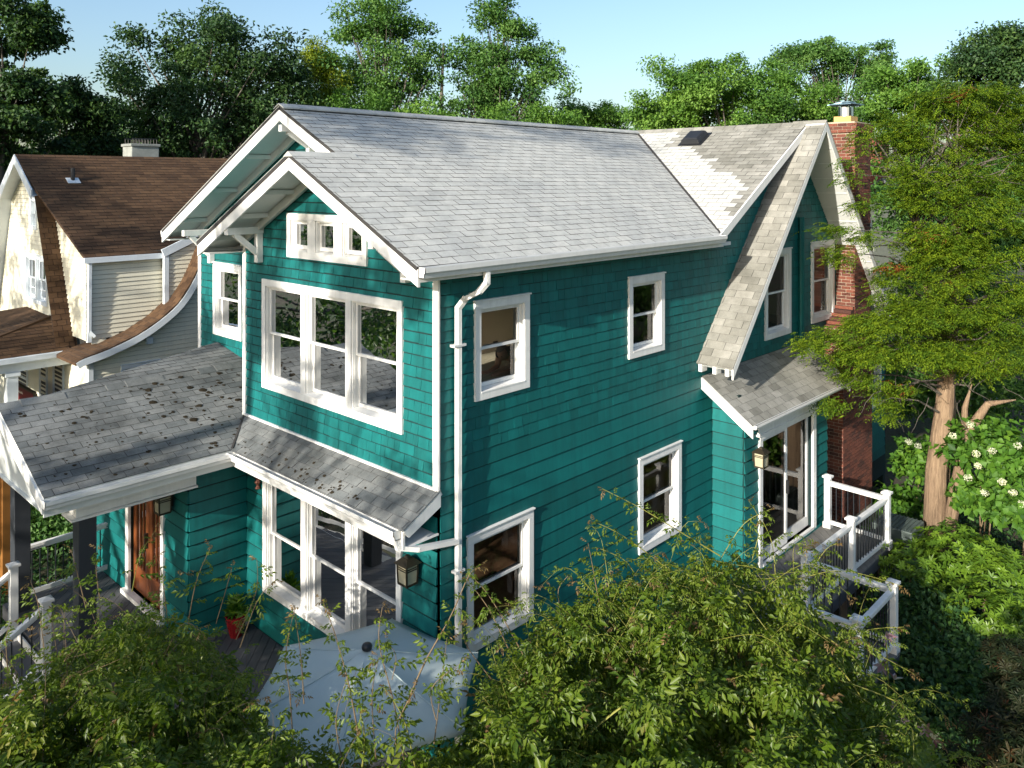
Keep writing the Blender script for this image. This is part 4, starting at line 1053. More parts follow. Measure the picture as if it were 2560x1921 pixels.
mb = MB(); mb.prism([(.6, 13.62, 4.2), (6, 13.62, 4.2), (6, 13.62, 7.6), (4.2, 13.62, 7.0), (2.6, 13.62, 6.3), (.6, 13.62, 6.2)], (0, -.12, 0)); mb.prism([(2.45, 13.42, 4.7), (6, 13.42, 4.7), (6, 13.42, 7.6), (4.2, 13.42, 7.0), (2.45, 13.42, 6.2)], (0, -.12, 0)); mb.box(2.37, 13.31, 4.6, 2.45, 13.55, 6.2); mb.prism([(.55, 13.5, 4.2), (.55, 14.6, 4.2), (.55, 16.0, 7.72), (.55, 13.5, 6.16)], (.12, 0, 0)); NDW = mb.build('dormer_wall', GREYBACK, NH)
siding(PN, NG, lambda z: (yr(z), yl(z)), 1.2, 8.65, .112, [sidehole(nw1), sidehole(nw2)], CREAM, NGW, 'clap', th=.022, rv=.009)
CX_ = [(.05, 3.86), (.23, 3.94), (.8, 4.08), (1.46, 4.32), (2.0, 4.62), (2.46, 4.98), (2.8, 5.45), (3.04, 5.93), (3.3, 6.6)]
_c = np.array(CX_); _t = np.linspace(0, len(_c) - 1, 25); CXS = []
for q_ in _t:
    i_ = min(int(q_), len(_c) - 2); f_q = q_ - i_; a0_, a1_, a2_, a3_ = _c[max(i_ - 1, 0)], _c[i_], _c[i_ + 1], _c[min(i_ + 2, len(_c) - 1)]
    CXS.append(tuple(.5 * ((2 * a1_) + (-a0_ + a2_) * f_q + (2 * a0_ - 5 * a1_ + 4 * a2_ - a3_) * f_q ** 2 + (-a0_ + 3 * a1_ - 3 * a2_ + a3_) * f_q ** 3)))
_d = np.gradient(np.array(CXS), axis=0); _d /= np.linalg.norm(_d, axis=1)[:, None]; CXN = np.stack([_d[:, 1], -_d[:, 0]], 1)     # towards the underside
def cz_x(z): return float(np.interp(z, [c[1] for c in CX_], [c[0] for c in CX_]))
def cx_z(x): return float(np.interp(x, [c[0] for c in CX_], [c[1] for c in CX_]))
siding(PN, NL, lambda z: (.5 if z < 3.9 else max(.5, cz_x(z + .12)), 9), 1.2, 6.4, .112, [sidehole(nw3)], CREAM, NLW, 'clap', th=.022, rv=.009)
siding(PN, ND, lambda z: (.66, min(2.38, cz_x(z) + .15)), 4.1, 6.15, .112, [], CREAM, NDW, 'clap', th=.022, rv=.009)
ND2 = wallfr('y', 13.30)
siding(PN, ND2, lambda z: (2.46 if z < 6.15 else 2.5 + (z - 6.15) * 2.2, 6 if z > 6.5 else cz_x(z) + .15), 4.9, 7.2, .112, [], CREAM, NDW, 'clap', th=.022, rv=.009)
siding(PN, NC, lambda z: (13.5, 14.3 + (z - 3.94) * .437) if z < 6.18 else (13.5 + (z - 6.18) / .62, 14.3 + (z - 3.94) * .437), 4.2, 7.4, .112, [], CREAM, NDW, 'clap', th=.018, rv=.008)
# roofs
kD = .640; cD = 1 / math.hypot(1, kD); sD = kD * cD
FDm = Fr((0, 17.47, 8.80), (1, 0, 0), (0, cD, sD), (0, -sD, cD))
dp = [(.08, 0), (9, 0), (9, -(17.47 - 15.2) / cD), (4.4, -(17.47 - 14.6) / cD), (2.62, -(17.47 - 13.38) / cD), (.5, -(17.47 - 13.38) / cD), (.16, -(17.47 - 15.98) / cD)]
bk = -(17.47 - 15.98) / cD; be = -(17.47 - 13.38) / cD
NR = slab('dormer_roof', FDm, dp, BROWNROOF, .06, NH)
tabs(PNR, FDm, [(.08, 0), (9, 0), (9, bk), (.16, bk)], .145, .305, BROWNROOF, NR, gap=.012, th=.016)
tabs(PNR, FDm, [(.16, bk), (5.2, bk), (2.62, be), (.5, be)], .145, .305, BROWNROOF, NR, gap=.012, th=.016)
KL = (7.69 - 3.94) / (15.98 - 14.34); cL = 1 / math.hypot(1, KL); sL = KL * cL
FLs = Fr((0, 14.30, 3.94), (1, 0, 0), (0, cL, sL), (0, -sL, cL)); LL = 3.75 / sL
NR2 = slab('lower_roof', FLs, [(.14, 0), (.62, 0), (.62, LL), (.14, LL)], BROWNROOF, .06, NH)
tabs(PNR, FLs, [(.12, 0), (.56, 0), (.56, LL), (.12, LL)], .145, .22, BROWNROOF, NR2, gap=.012, th=.016)
mb = MB()
mb.prism([(.1, 17.47, 8.8), (.1, 19.02, 7.76), (.1, 20.3, 4.5), (.1, 20.3, 4.4), (.1, 19.0, 7.68), (.1, 17.47, 8.72)], (9, 0, 0)); mb.build('lower_roof', BROWNROOF, NH)
NR3 = None
mb = MB()
for k in range(24):
    (x0, z0), (x1, z1) = CXS[k], CXS[k + 1]; n0, n1 = CXN[k], CXN[k + 1]
    mb.prism([(x0, 12.72, z0), (x1, 12.72, z1), (x1 + n1[0] * .06, 12.72, z1 + n1[1] * .06), (x0 + n0[0] * .06, 12.72, z0 + n0[1] * .06)], (0, 1.3, 0))
mb.box(.05, 12.74, 3.79, .45, 14.3, 3.855)
NR3 = mb.build('flared_roof', BROWNROOF, NH)
for (x0, z0), (x1, z1) in zip(CX_[:-1], CX_[1:]):
    L_ = math.hypot(x1 - x0, z1 - z0); c_, s_ = (x1 - x0) / L_, (z1 - z0) / L_
    f_ = Fr((x0 - s_ * .006, 12.71, z0 + c_ * .006), (0, -1, 0), (c_, 0, s_), (-s_, 0, c_))
    tabs(PNR, f_, [(.0, 0), (-1.3, 0), (-1.3, L_), (.0, L_)], .145, .305, BROWNROOF, NR3, gap=.012, th=.012)
mb = MB(); ms = MB()
for k in range(24):
    p_, q_ = np.array(CXS[k]), np.array(CXS[k + 1]); n0, n1 = CXN[k], CXN[k + 1]
    w0 = [p_ + n0 * .015, q_ + n1 * .015, q_ + n1 * .17, p_ + n0 * .17]
    mb.prism([(a[0], 12.70, a[1]) for a in w0], (0, .03, 0))
    ms.prism([(w0[3][0], 12.73, w0[3][1]), (w0[2][0], 12.73, w0[2][1]), (w0[2][0], 13.0, w0[2][1]), (w0[3][0], 13.0, w0[3][1])], (0, 0, .01))
mb.build('rake_trim', WTR, NH); ms.build('soffit', WTR, NH)
# gable rakes: wide white boards
for (y0, z0, y1, z1) in ((17.47, 8.80, 15.98, 7.85), (17.47, 8.80, 19.02, 7.76), (19.02, 7.76, 20.32, 4.5)):
    mb = MB(); mb.prism([(.06, y0, z0), (.06, y1, z1), (.06, y1 + (.06 if y1 < 17 else -.16), z1 - .24), (.06, y0, z0 - .26)], (.03, 0, 0)); mb.prism([(.09, y0, z0 - .2), (.09, y1, z1 - .2), (.44, y1, z1 - .2), (.44, y0, z0 - .2)], (0, 0, .02)); mb.build('rake_trim', WTR, NH)
mb = MB(); mb.bar((.45, 13.40, 6.15), (2.50, 13.40, 6.15), .12, .13); mb.build('gutter', WTR, NH)
mb = MB(); mb.bar((.60, 13.42, 6.1), (.60, 13.46, 4.4), .09, .07, (1, 0, 0)); mb.bar((.60, 13.46, 4.42), (.72, 13.44, 4.28), .09, .07); mb.build('downspout', WTR, NH)
mb = MB(); mb.box(.56, 13.46, 4.15, .66, 13.55, 6.13); mb.build('corner_board', WTR, NH)
mb = MB(); mb.box(2.34, 13.26, 4.85, 2.46, 13.36, 6.2); mb.build('corner_board', WTR, NH)
mb = MB(); mb.bar((2.3, 13.26, 6.22), (4.6, 13.26, 7.2), .05, .2); mb.build('rake_trim', WTR, NH)
mb = MB(); mb.box(.41, 12.95, 0, .52, 13.0, 3.8); mb.box(.40, 12.97, 0, .44, 13.1, 3.8); mb.build('corner_board', WTR, NH)
pv_ = on(1, 12.98, 371, 850); mb = MB(); mb.box(pv_[0] - .08, 12.88, pv_[2] - .09, pv_[0] + .08, 12.99, pv_[2] + .07); mb.build('dryer_vent', WTR, NH, bevel=.01)
# plumbing vent on the roof
_d = ray(182, 452); _t = ((FDm.O - CAM) @ FDm.N) / (_d @ FDm.N); vq = CAM + _d * _t
mb = MB(); mb.tube([vq + np.array([0, 0, -.1]), vq + np.array([0, 0, .34])], .055, 8); mb.build('vent_pipe', BLACKM, NH)
mb = MB(); a_, b_q = (vq - FDm.O) @ FDm.U, (vq - FDm.O) @ FDm.W; FDm.box(mb, a_ - .16, a_ + .16, b_q - .16, b_q + .1, .015, .03); mb.build('flashing', WTR, NH)
# stucco chimney with a metal guard
cc = on(1, 18.3, 354, 372)
mb = MB(); mb.box(cc[0] - .42, 18.0, 8.0, cc[0] + .42, 18.7, cc[2] + .12); mb.box(cc[0] - .46, 17.96, cc[2] + .05, cc[0] + .46, 18.74, cc[2] + .14); NCH = mb.build('chimney', STUCCO, NH, bevel=.02)
mb = MB(); z0 = cc[2] + .14
for k in range(9): x = cc[0] - .36 + k * .09; mb.tube([(x, 18.05, z0), (x, 18.05, z0 + .16)], .008, 4); mb.tube([(x, 18.65, z0), (x, 18.65, z0 + .16)], .008, 4)
for yy in (18.05, 18.65): mb.bar((cc[0] - .38, yy, z0 + .16), (cc[0] + .38, yy, z0 + .16), .02, .02)
mb.build('chimney_guard', BLACKM, NCH)
# porch of the cream house
A = np.array([.44, 17.67, 4.6]); B = on(0, .40, 126, 792); Cc = on(0, .40, 176, 874)
ey = Cc[1]; zq = on(1, ey, 100, 886)[2]; D = np.array([-3.0, ey, zq]); E2 = np.array([-3.0, 20.4, zq]); Cc = np.array([.40, ey, zq])
mb = MB(); mb.add([A, B, Cc, D, E2, np.array([.44, 20.4, 3.9])], [(1, 2, 3), (0, 1, 3, 4), (0, 4, 5)]); mb.add([A - [0, 0, .1], B - [0, 0, .1], Cc - [0, 0, .06], D - [0, 0, .06], E2 - [0, 0, .06]], [(2, 1, 3), (4, 3, 1, 0)]); NPR = mb.build('porch_roof', BROWNROOF, NH)
# rows of shingles on the porch roof
def tri_tabs(p, q, r_, par):
    U_ = (q - p) / np.linalg.norm(q - p); N_ = np.cross(q - p, r_ - p); N_ /= np.linalg.norm(N_)
    if N_[2] < 0: N_ = -N_
    W_ = np.cross(N_, U_)
    if W_[2] < 0: W_ = -W_
    f_ = Fr(p + N_ * .004, U_, W_, N_); return f_, lambda x: (float((x - p) @ U_), float((x - p) @ W_))
f_, uv = tri_tabs(D, Cc, B, NPR); tabs(PNR, f_, [uv(D), uv(Cc), uv(B)], .145, .305, BROWNROOF, NPR, gap=.012, th=.014)
f_, uv = tri_tabs(E2, D, B, NPR); tabs(PNR, f_, [uv(E2), uv(D), uv(B), uv(A)], .145, .305, BROWNROOF, NPR, gap=.012, th=.014)
mb = MB(); mb.bar(D + [0, 0, -.02], B + [0, 0, .02], .12, .03); mb.build('hip_cap', BROWNROOF, NPR)
for p, q in ((D + [-.05, -.06, -.05], Cc + [0, -.06, -.05]), (E2 + [-.06, 0, -.05], D + [-.06, -.05, -.05])):
    mb = MB(); mb.bar(p, q, .12, .12); mb.build('gutter', WTR, NH)
mb = MB(); mb.box(-2.9, ey + .05, zq - .35, .42, ey + .25, zq - .1); mb.box(-2.9, ey + .25, zq - .35, -2.7, 20.4, zq - .1); mb.build('porch_beam', WTR, NH)
mb = MB(); pc = on(1, ey + .15, 28, 960); mb.box(pc[0] - .12, ey + .03, .6, pc[0] + .12, ey + .27, zq - .35); mb.box(pc[0] - .16, ey, zq - .45, pc[0] + .16, ey + .31, zq - .35); mb.build('porch_column', WTR, NH, bevel=.01)
mb = MB(); mb.box(-3, ey, .4, .44, 20.4, .62); mb.build('porch_floor', CONC, NH)
# screen door and porch windows on the front wall
def panel(px0, px1, py0, py1, nm, fm, glass=True, st=.06):
    p = on(0, .40, px0, py0); q = on(0, .40, px1, py1); a = sorted((p[1], q[1])); z0_, z1_ = .65 if nm == 'screen_door' else q[2], p[2]
    mb = MB(); d = .05
    NG.box(mb, a[0], a[0] + st, z0_, z1_, 0, d); NG.box(mb, a[1] - st, a[1], z0_, z1_, 0, d); NG.box(mb, a[0] + st, a[1] - st, z1_ - st, z1_, 0, d); NG.box(mb, a[0] + st, a[1] - st, z0_, z0_ + st, 0, d); NG.box(mb, a[0] + st, a[1] - st, (z0_ + z1_) / 2 - .03, (z0_ + z1_) / 2 + .03, 0, d - .005)
    o = mb.build(nm, fm, NH); mb = MB(); NG.box(mb, a[0] + st, a[1] - st, z0_ + st, z1_ - st, .002, .015); mb.build('screen', SCREEN, o); return o
panel(132, 158, 893, 1005, 'screen_door', WTR); panel(98, 117, 893, 1000, 'porch_window', WTR); panel(38, 68, 900, 985, 'porch_window', WTR)
PN.emit(); PNR.emit()
# red sign on the neighbour's porch
sp = on(0, -.3, 62, 997)
SG = thing('porch_sign', 'dark red rectangular sign with white lettering on the cream house porch', 'sign', (-.3, sp[1], .62))
s0, s1 = on(0, -.3, 88, 985), on(0, -.3, 39, 1012)
FSG = wallfr('x', -.3)
mb = MB(); FSG.box(mb, s0[1], s1[1], s1[2] - .1, s0[2], 0, .04); mb.build('sign_board', SIGNRED, SG)
mb = MB(); FSG.box(mb, s0[1] - .03, s1[1] + .03, s0[2], s0[2] + .05, -.02, .06); mb.box(-.34, s0[1] - .03, .62, -.26, s0[1], s0[2]); mb.box(-.34, s1[1], .62, -.26, s1[1] + .03, s0[2]); mb.build('sign_frame', BRONZE, SG)
mb = MB(); w_s = s1[1] - s0[1]; zc_ = s0[2] - .13
for k in range(12):
    th0, th1 = 2 * math.pi * k / 12, 2 * math.pi * (k + 1) / 12; yc_ = s1[1] - w_s * .13
    pts = [FSG.P(yc_ + r_ * math.cos(t_), zc_ + r_ * math.sin(t_), .041) for r_, t_ in ((.035, th0), (.06, th0), (.06, th1), (.035, th1))]; mb.add(pts, [(0, 1, 2, 3)])
x = s1[1] - w_s * .24
for k, h_ in enumerate((.04, .04, .05, .04, .075, .04, .06, .04, .05, .075, .04, .045)):
    FSG.box(mb, x - .022, x, zc_ - .03, zc_ - .03 + h_, .0405, .043); x -= .031
mb.build('sign_lettering', SIGNWHITE, SG)
# wooden gate beyond the porch
gp = on(1, 10.6, 15, 1140)
GT = thing('wooden_gate', 'honey coloured wooden gate behind the porch at the left edge', 'gate', (gp[0], 10.6, 0))
gx0 = on(1, 10.6, -60, 1140)[0]; gx1 = on(1, 10.6, 26, 1140)[0]
mb = MB(); mb.box(gx1 - .16, 10.52, 0, gx1, 10.68, 3.1); mb.build('gate_post', WOODGATE, GT, bevel=.01)
zg = on(1, 10.6, 15, 1140)[2]
mb = MB(); mb.box(gx0, 10.57, zg - 1.8, gx1 - .17, 10.61, zg - .02); mb.build('gate_panel', WOODGATE, GT); mb = MB(); mb.box(gx0, 10.54, zg - .02, gx1 + .12, 10.66, zg + .06); mb.build('gate_rail', WOODGATE, GT)

# ================================================================== GREY-ROOFED HOUSE FAR RIGHT
fp = at(2275, 440, 44)
GH = thing('grey_roofed_house', 'distant house with slate grey roof and small brick chimney behind the cedar', 'house', (fp[0], fp[1], 0))
X_, Y_ = fp[0], fp[1]
mb = MB(); mb.box(X_ - 4, Y_ - 3, 0, X_ + 4, Y_ + 3, 5.9); mb.prism([(X_ - 4, Y_ - 3, 5.9), (X_ - 4, Y_ + 3, 5.9), (X_ - 4, Y_, 8.0)], (8, 0, 0)); mb.build('wall', plain('dark_shingle_wall', (.06, .07, .06), .9), GH)
mb = MB(); mb.prism([(X_ - 4.4, Y_ - 3.4, 5.75), (X_ - 4.4, Y_, 8.2), (X_ - 4.4, Y_, 8.05), (X_ - 4.4, Y_ - 3.4, 5.6)], (8.8, 0, 0)); mb.prism([(X_ - 4.4, Y_ + 3.4, 5.75), (X_ - 4.4, Y_, 8.2), (X_ - 4.4, Y_, 8.05), (X_ - 4.4, Y_ + 3.4, 5.6)], (8.8, 0, 0)); rf = mb.build('roof', SLATE, GH)
cq = at(2195, 372, 43); mb = MB(); mb.box(cq[0] - .5, cq[1] - .4, 6, cq[0] + .5, cq[1] + .4, cq[2] + .55); mb.build('chimney', BRICK, rf)
mb = MB(); mb.box(cq[0] - .25, cq[1] - .25, cq[2] + .55, cq[0] + .25, cq[1] + .25, cq[2] + .85); mb.build('flue_tile', STUCCO, rf)

# ================================================================== INSIDE THE WINDOWS
BD = thing('bed', 'bed with striped pale quilt behind the right upstairs window near the corner', 'bed', (1.7, 1.0, 4.35))
zb_ = on(1, .55, 1225, 935)[2] - .03
mb = MB(); mb.box(.5, .24, zb_ - .28, 2.9, 1.7, zb_); mb.build('mattress', QUILT, BD, bevel=.06)
mb = MB(); mb.box(.45, .2, 4.36, 2.95, 1.75, zb_ - .29); mb.build('bed_frame', WOODDOOR, BD)
PE = thing('person', 'person in dark navy top with short grey hair leaning on bed behind upstairs window', 'person', (2.0, .7, zb_))
def skinmesh(name, V, E_, Rr_, m, par, sub=1):
    me = bpy.data.meshes.new(name); me.from_pydata([tuple(map(float, v)) for v in V], E_, []); me.materials.append(m)
    o = link(name, me, par); md = o.modifiers.new('skin', 'SKIN'); md.use_smooth_shade = True
    sv = me.skin_vertices[0].data
    for i, r_ in enumerate(Rr_): sv[i].radius = (r_, r_)
    sv[0].use_root = True
    md2 = o.modifiers.new('sub', 'SUBSURF'); md2.levels = sub; md2.render_levels = sub
    return o
hd = on(1, .50, 1257, 882)
sh = np.array([hd[0] + .20, .58, zb_ + .27])
V = [(hd[0] + .62, .72, zb_ + .12), (hd[0] + .42, .66, zb_ + .18), sh, np.array(sh) * .4 + hd * .6 + np.array([.02, 0, -.05])]
E_ = [(0, 1), (1, 2), (2, 3)]; Rr_ = [.15, .14, .12, .055]
for s_, (hx, hy_) in ((-1, (1246, 926)), (1, (1221, 929))):
    b = len(V); hand = on(1, .40 if s_ < 0 else .62, hx, hy_); hand[2] = zb_ + .04
    shd = sh + np.array([-.02, .16 * s_, -.01]); elb = np.array([sh[0] - .08 if s_ < 0 else sh[0] - .05, sh[1] + .17 * s_, zb_ + .05])
    V += [shd, elb, hand]; E_ += [(2, b), (b, b + 1), (b + 1, b + 2)]; Rr_ += [.065, .045, .03]
    palm = hand + np.array([-.05, 0, .005]); V.append(palm); E_.append((b + 2, b + 3)); Rr_.append(.028)
    for f in range(4):
        k = len(V); o_ = (f - 1.5) * .02; L1 = (.045, .05, .047, .038)[f]
        V += [palm + np.array([-.03, o_, .004]), palm + np.array([-.03 - L1 * .6, o_, .006]), palm + np.array([-.03 - L1, o_, -.015])]; E_ += [(b + 3, k), (k, k + 1), (k + 1, k + 2)]; Rr_ += [.009, .008, .007]
    k = len(V); V += [palm + np.array([.0, -.035 * s_, 0]), palm + np.array([-.035, -.05 * s_, -.01])]; E_ += [(b + 2, k), (k, k + 1)]; Rr_ += [.011, .009]
for s_ in (-1, 1):
    b = len(V); V += [(hd[0] + .68, .72 + .1 * s_, zb_ + .1), (hd[0] + 1.1, .72 + .12 * s_, zb_ + .08), (hd[0] + 1.5, .72 + .12 * s_, zb_ + .06)]; E_ += [(0, b), (b, b + 1), (b + 1, b + 2)]; Rr_ += [.1, .075, .05]
skinmesh('body', V, E_, Rr_, SKIN, PE)
V2 = [(hd[0] + .66, .72, zb_ + .13), (hd[0] + .42, .66, zb_ + .19), sh + np.array([.02, 0, 0])]; E2_ = [(0, 1), (1, 2)]; R2 = [.165, .158, .135]
for s_ in (-1, 1):
    b = len(V2); V2 += [sh + np.array([-.02, .16 * s_, -.01]), sh + np.array([-.05, .17 * s_, -.12])]; E2_ += [(2, b), (b, b + 1)]; R2 += [.08, .062]
skinmesh('shirt', V2, E2_, R2, NAVY, PE)
# head: shaped ellipsoid with nose, brow, ears; bowed forward and down
def head(c, par):
    mb = MB(); nu, nv = 20, 14; f = np.array([-.80, -.15, -.58]); f /= np.linalg.norm(f); sd_ = np.cross(f, [0, 0, 1]); sd_ /= np.linalg.norm(sd_); u = np.cross(sd_, f)
    def pt(th, ph, k=1.0):
        x, y, z = math.cos(ph) * math.cos(th), math.cos(ph) * math.sin(th), math.sin(ph)
        r1, r2, r3 = .098, .076, .125
        fx = x * r1; 
        if x > .3: fx += .022 * math.exp(-((y / .16) ** 2 + ((z + .12) / .2) ** 2)); fx -= .010 * math.exp(-(((abs(y) - .38) / .16) ** 2 + ((z - .08) / .12) ** 2)); fx += .008 * math.exp(-((y / .35) ** 2 + ((z + .48) / .1) ** 2))
        w = r2 * (1 - .22 * max(0, -z)); 
        return c + k * (f * fx + sd_ * y * w + u * z * r3)
    for j in range(nv + 1):
        for i in range(nu): mb.v.append(tuple(pt(2 * math.pi * i / nu, -math.pi / 2 + math.pi * j / nv)))
    for j in range(nv):
        for i in range(nu): mb.f.append((j * nu + i, j * nu + (i + 1) % nu, (j + 1) * nu + (i + 1) % nu, (j + 1) * nu + i))
    mb.build('head', SKIN, par, smooth=True)
    mb = MB(); idx = {}
    for j in range(nv + 1):
        for i in range(nu):
            th = 2 * math.pi * i / nu; ph = -math.pi / 2 + math.pi * j / nv; x = math.cos(ph) * math.cos(th); z = math.sin(ph)
            if z > .58 or (x < .08 and z > -.55): idx[(i, j)] = len(mb.v); mb.v.append(tuple(pt(th, ph, 1.13 + random.uniform(-.02, .03))))
    for j in range(nv):
        for i in range(nu):
            q = [(i, j), ((i + 1) % nu, j), ((i + 1) % nu, j + 1), (i, j + 1)]
            if all(k in idx for k in q): mb.f.append(tuple(idx[k] for k in q))
    mb.build('hair', HAIR, par, smooth=True)
    for s_ in (-1, 1):
        mb = MB(); mb.lathe((0, 0, 0), [(.006, -.03), (.014, -.015), (.018, .01), (.012, .028), (.004, .034)], 8); mb.v = [tuple(c + sd_ * s_ * (.072 + v[0] * .5) + f * v[1] + u * v[2]) for v in mb.v]; mb.build('ear', SKIN, par, smooth=True)
        mb = MB(); mb.lathe((0, 0, 0), [(.002, -.009), (.008, -.004), (.008, .004), (.002, .009)], 8); mb.v = [tuple(c + sd_ * s_ * .032 + f * (.086 + v[0] * .4) + sd_ * v[1] + u * (.01 + v[2])) for v in mb.v]; mb.build('eye', BLACKM, par, smooth=True)
head(hd, PE)
# things on the sill inside the downstairs triple window
q = on(0, .45, 745, 1450)
CB = thing('cream_cabinet', 'tall pale cream cabinet behind the left downstairs front window', 'cabinet', (q[0], q[1], 1.06))
mb = MB(); mb.box(q[0], q[1] - .28, 1.06, q[0] + .45, q[1] + .18, q[2] + .38); mb.build('carcass', CREAMBOX, CB, bevel=.01)
mb = MB(); mb.box(q[0] - .012, q[1] - .06, q[2] - .25, q[0], q[1] + .15, q[2] + .1); mb.build('cabinet_door', SCREEN, CB)
VS = thing('glass_vase', 'rounded dark green glass vase standing on the cream cabinet', 'vase', (q[0] + .2, q[1] - .05, q[2] + .38))
mb = MB(); mb.lathe((q[0] + .2, q[1] - .05, q[2] + .38), [(.08, 0), (.16, .08), (.19, .2), (.15, .32), (.07, .4), (.09, .46)], 14); tmp = plain('green_glass', (.01, .05, .03), .08, var=.4, scale=14); mb.build('vase_body', tmp, VS)
for i, (px, py, h_, lab) in enumerate(((826, 1440, .3, 'tallest white ceramic canister with ringed lid behind the middle downstairs window'), (851, 1446, .24, 'white ceramic canister right of the tallest canister behind the middle downstairs window'), (819, 1462, .19, 'shortest white ceramic canister in front of the tallest canister'))):
    c = on(0, .40 if i < 2 else .30, px, py); z0 = c[2] - h_ * .5
    T = thing('canister', lab, 'canister', (c[0], c[1], z0), 'ceramic canisters')
    mb = MB(); mb.lathe((c[0], c[1], z0), [(.085, 0), (.09, .02), (.09, h_), (.085, h_ + .01)], 18); mb.build('jar', CERAMIC, T, smooth=False)
    mb = MB(); mb.lathe((c[0], c[1], z0 + h_ + .01), [(.095, 0), (.095, .025), (.06, .03), (.06, .02), (.03, .02)], 18); mb.build('lid', CERAMIC, T)
TBL = thing('side_table', 'dark wooden sideboard behind the middle downstairs front window', 'table', (.5, 2.4, 1.06))
zt0 = on(0, .40, 826, 1440)[2] - .15
mb = MB(); mb.box(.2, 1.6, zt0 - .06, .75, 3.2, zt0 - .005); mb.build('table_top', ROOMD, TBL)
for x, y in ((.25, 1.65), (.7, 1.65), (.25, 3.15), (.7, 3.15)): mb = MB(); mb.box(x - .03, y - .03, 1.06, x + .03, y + .03, zt0 - .06); mb.build('leg', ROOMD, TBL)
c = on(0, .6, 945, 1488); BX = MB(); BX.box(c[0] - .05, c[1] - .17, c[2] - .05, c[0] + .2, c[1] + .1, c[2] + .07); tag(BX.build('wooden_box', plain('amber_wood', (.42, .24, .06), .5)), 'small amber wooden box behind the right downstairs front window', 'box')
mb = MB(); mb.box(c[0] - .1, c[1] - .6, c[2] - .11, c[0] + .45, c[1] + .3, c[2] - .055); D2 = thing('desk', 'dark desk holding the amber box behind the right downstairs window', 'desk', (c[0], c[1], 1.06)); mb.build('desk_top', ROOMD, D2)
for x, y in ((c[0] - .05, c[1] - .55), (c[0] + .4, c[1] - .55), (c[0] - .05, c[1] + .25), (c[0] + .4, c[1] + .25)): mb = MB(); mb.box(x - .03, y - .03, 1.06, x + .03, y + .03, c[2] - .11); mb.build('leg', ROOMD, D2)
# moon ornament hung inside the middle upstairs pane
c = on(0, .16, 838, 917); mb = MB(); pts = []
for k in range(13): t_ = R(150 + k * 20); pts.append((.075 * math.cos(t_), .075 * math.sin(t_)))
for k in range(13): t_ = R(390 - k * 20); pts.append((.03 + .062 * math.cos(t_) * .9, .035 + .062 * math.sin(t_) * .95))
mb.prism([(.16, c[1] + a, c[2] + b) for a, b in pts], (.008, 0, 0)); mb.box(.163, c[1] - .002, c[2] + .03, .165, c[1] + .002, c[2] + .55)
tag(mb.build('moon_ornament', plain('aqua_enamel', (.22, .50, .55), .3)), 'small aqua crescent moon ornament hanging in the middle upstairs window', 'ornament')
# wind ornament by the vestibule corner
c = on(0, -.06, 645, 1205); mb = MB(); mb.lathe((c[0], c[1], c[2]), [(.01, -.12), (.05, -.1), (.02, -.05), (.06, 0), (.03, .05), (.055, .08), (.01, .12)], 8); mb.box(c[0] - .002, c[1] - .002, c[2] + .1, c[0] + .002, c[1] + .002, c[2] + .33)
tag(mb.build('wind_ornament', plain('rust_metal', (.16, .06, .04), .6, .4)), 'rusty hanging wind ornament left of the downstairs triple window', 'ornament')
# outdoor units
c = on(2, .9, 2245, 1300); 
AC = thing('air_conditioner', 'dark green outdoor air conditioner box between the deck and the cedar trunk', 'air conditioner', (c[0], c[1], 0))
mb = MB(); mb.box(c[0] - .4, c[1] - .4, .08, c[0] + .4, c[1] + .4, .86); mb.build('casing', ACGREY, AC, bevel=.02)
for k in range(9): mb = MB(); mb.box(c[0] - .36, c[1] - .36 + k * .085, .865, c[0] + .36, c[1] - .34 + k * .085, .885); mb.build('grille_slat', ACGREY, AC)
mb = MB(); mb.box(c[0] - .5, c[1] - .5, 0, c[0] + .5, c[1] + .5, .08); mb.build('base_pad', CONC, AC)
# ================================================================== VEGETATION
def unit(v): return v / (np.linalg.norm(v, axis=-1, keepdims=True) + 1e-9)
def leaves(P, T, Nn, L, W, tint, m, name, parent, fold=.18, droop=.15):
    """two-triangle folded leaves; P base points, T direction, Nn normal"""
    n = len(P); T = unit(T); S_ = unit(np.cross(T, Nn)); Nn = unit(np.cross(S_, T))
    L = np.broadcast_to(np.asarray(L, float).reshape(-1, 1), (n, 1)); W = np.broadcast_to(np.asarray(W, float).reshape(-1, 1), (n, 1))
    V = np.empty((n, 4, 3)); V[:, 0] = P; V[:, 2] = P + T * L - Nn * L * droop
    mid = P + T * L * .48 + Nn * W * fold
    V[:, 1] = mid + S_ * W * .5; V[:, 3] = mid - S_ * W * .5
    i = np.arange(n)[:, None] * 4
    F = np.concatenate([i + np.array([[0, 1, 2]]), i + np.array([[0, 2, 3]])], 1).reshape(-1, 3)
    return link(name, np_mesh(name, V.reshape(-1, 3), F, m, np.repeat(np.clip(tint, 0, 1), 4)), parent)
def rdir(n, r): v = r.normal(size=(n, 3)); return unit(v)

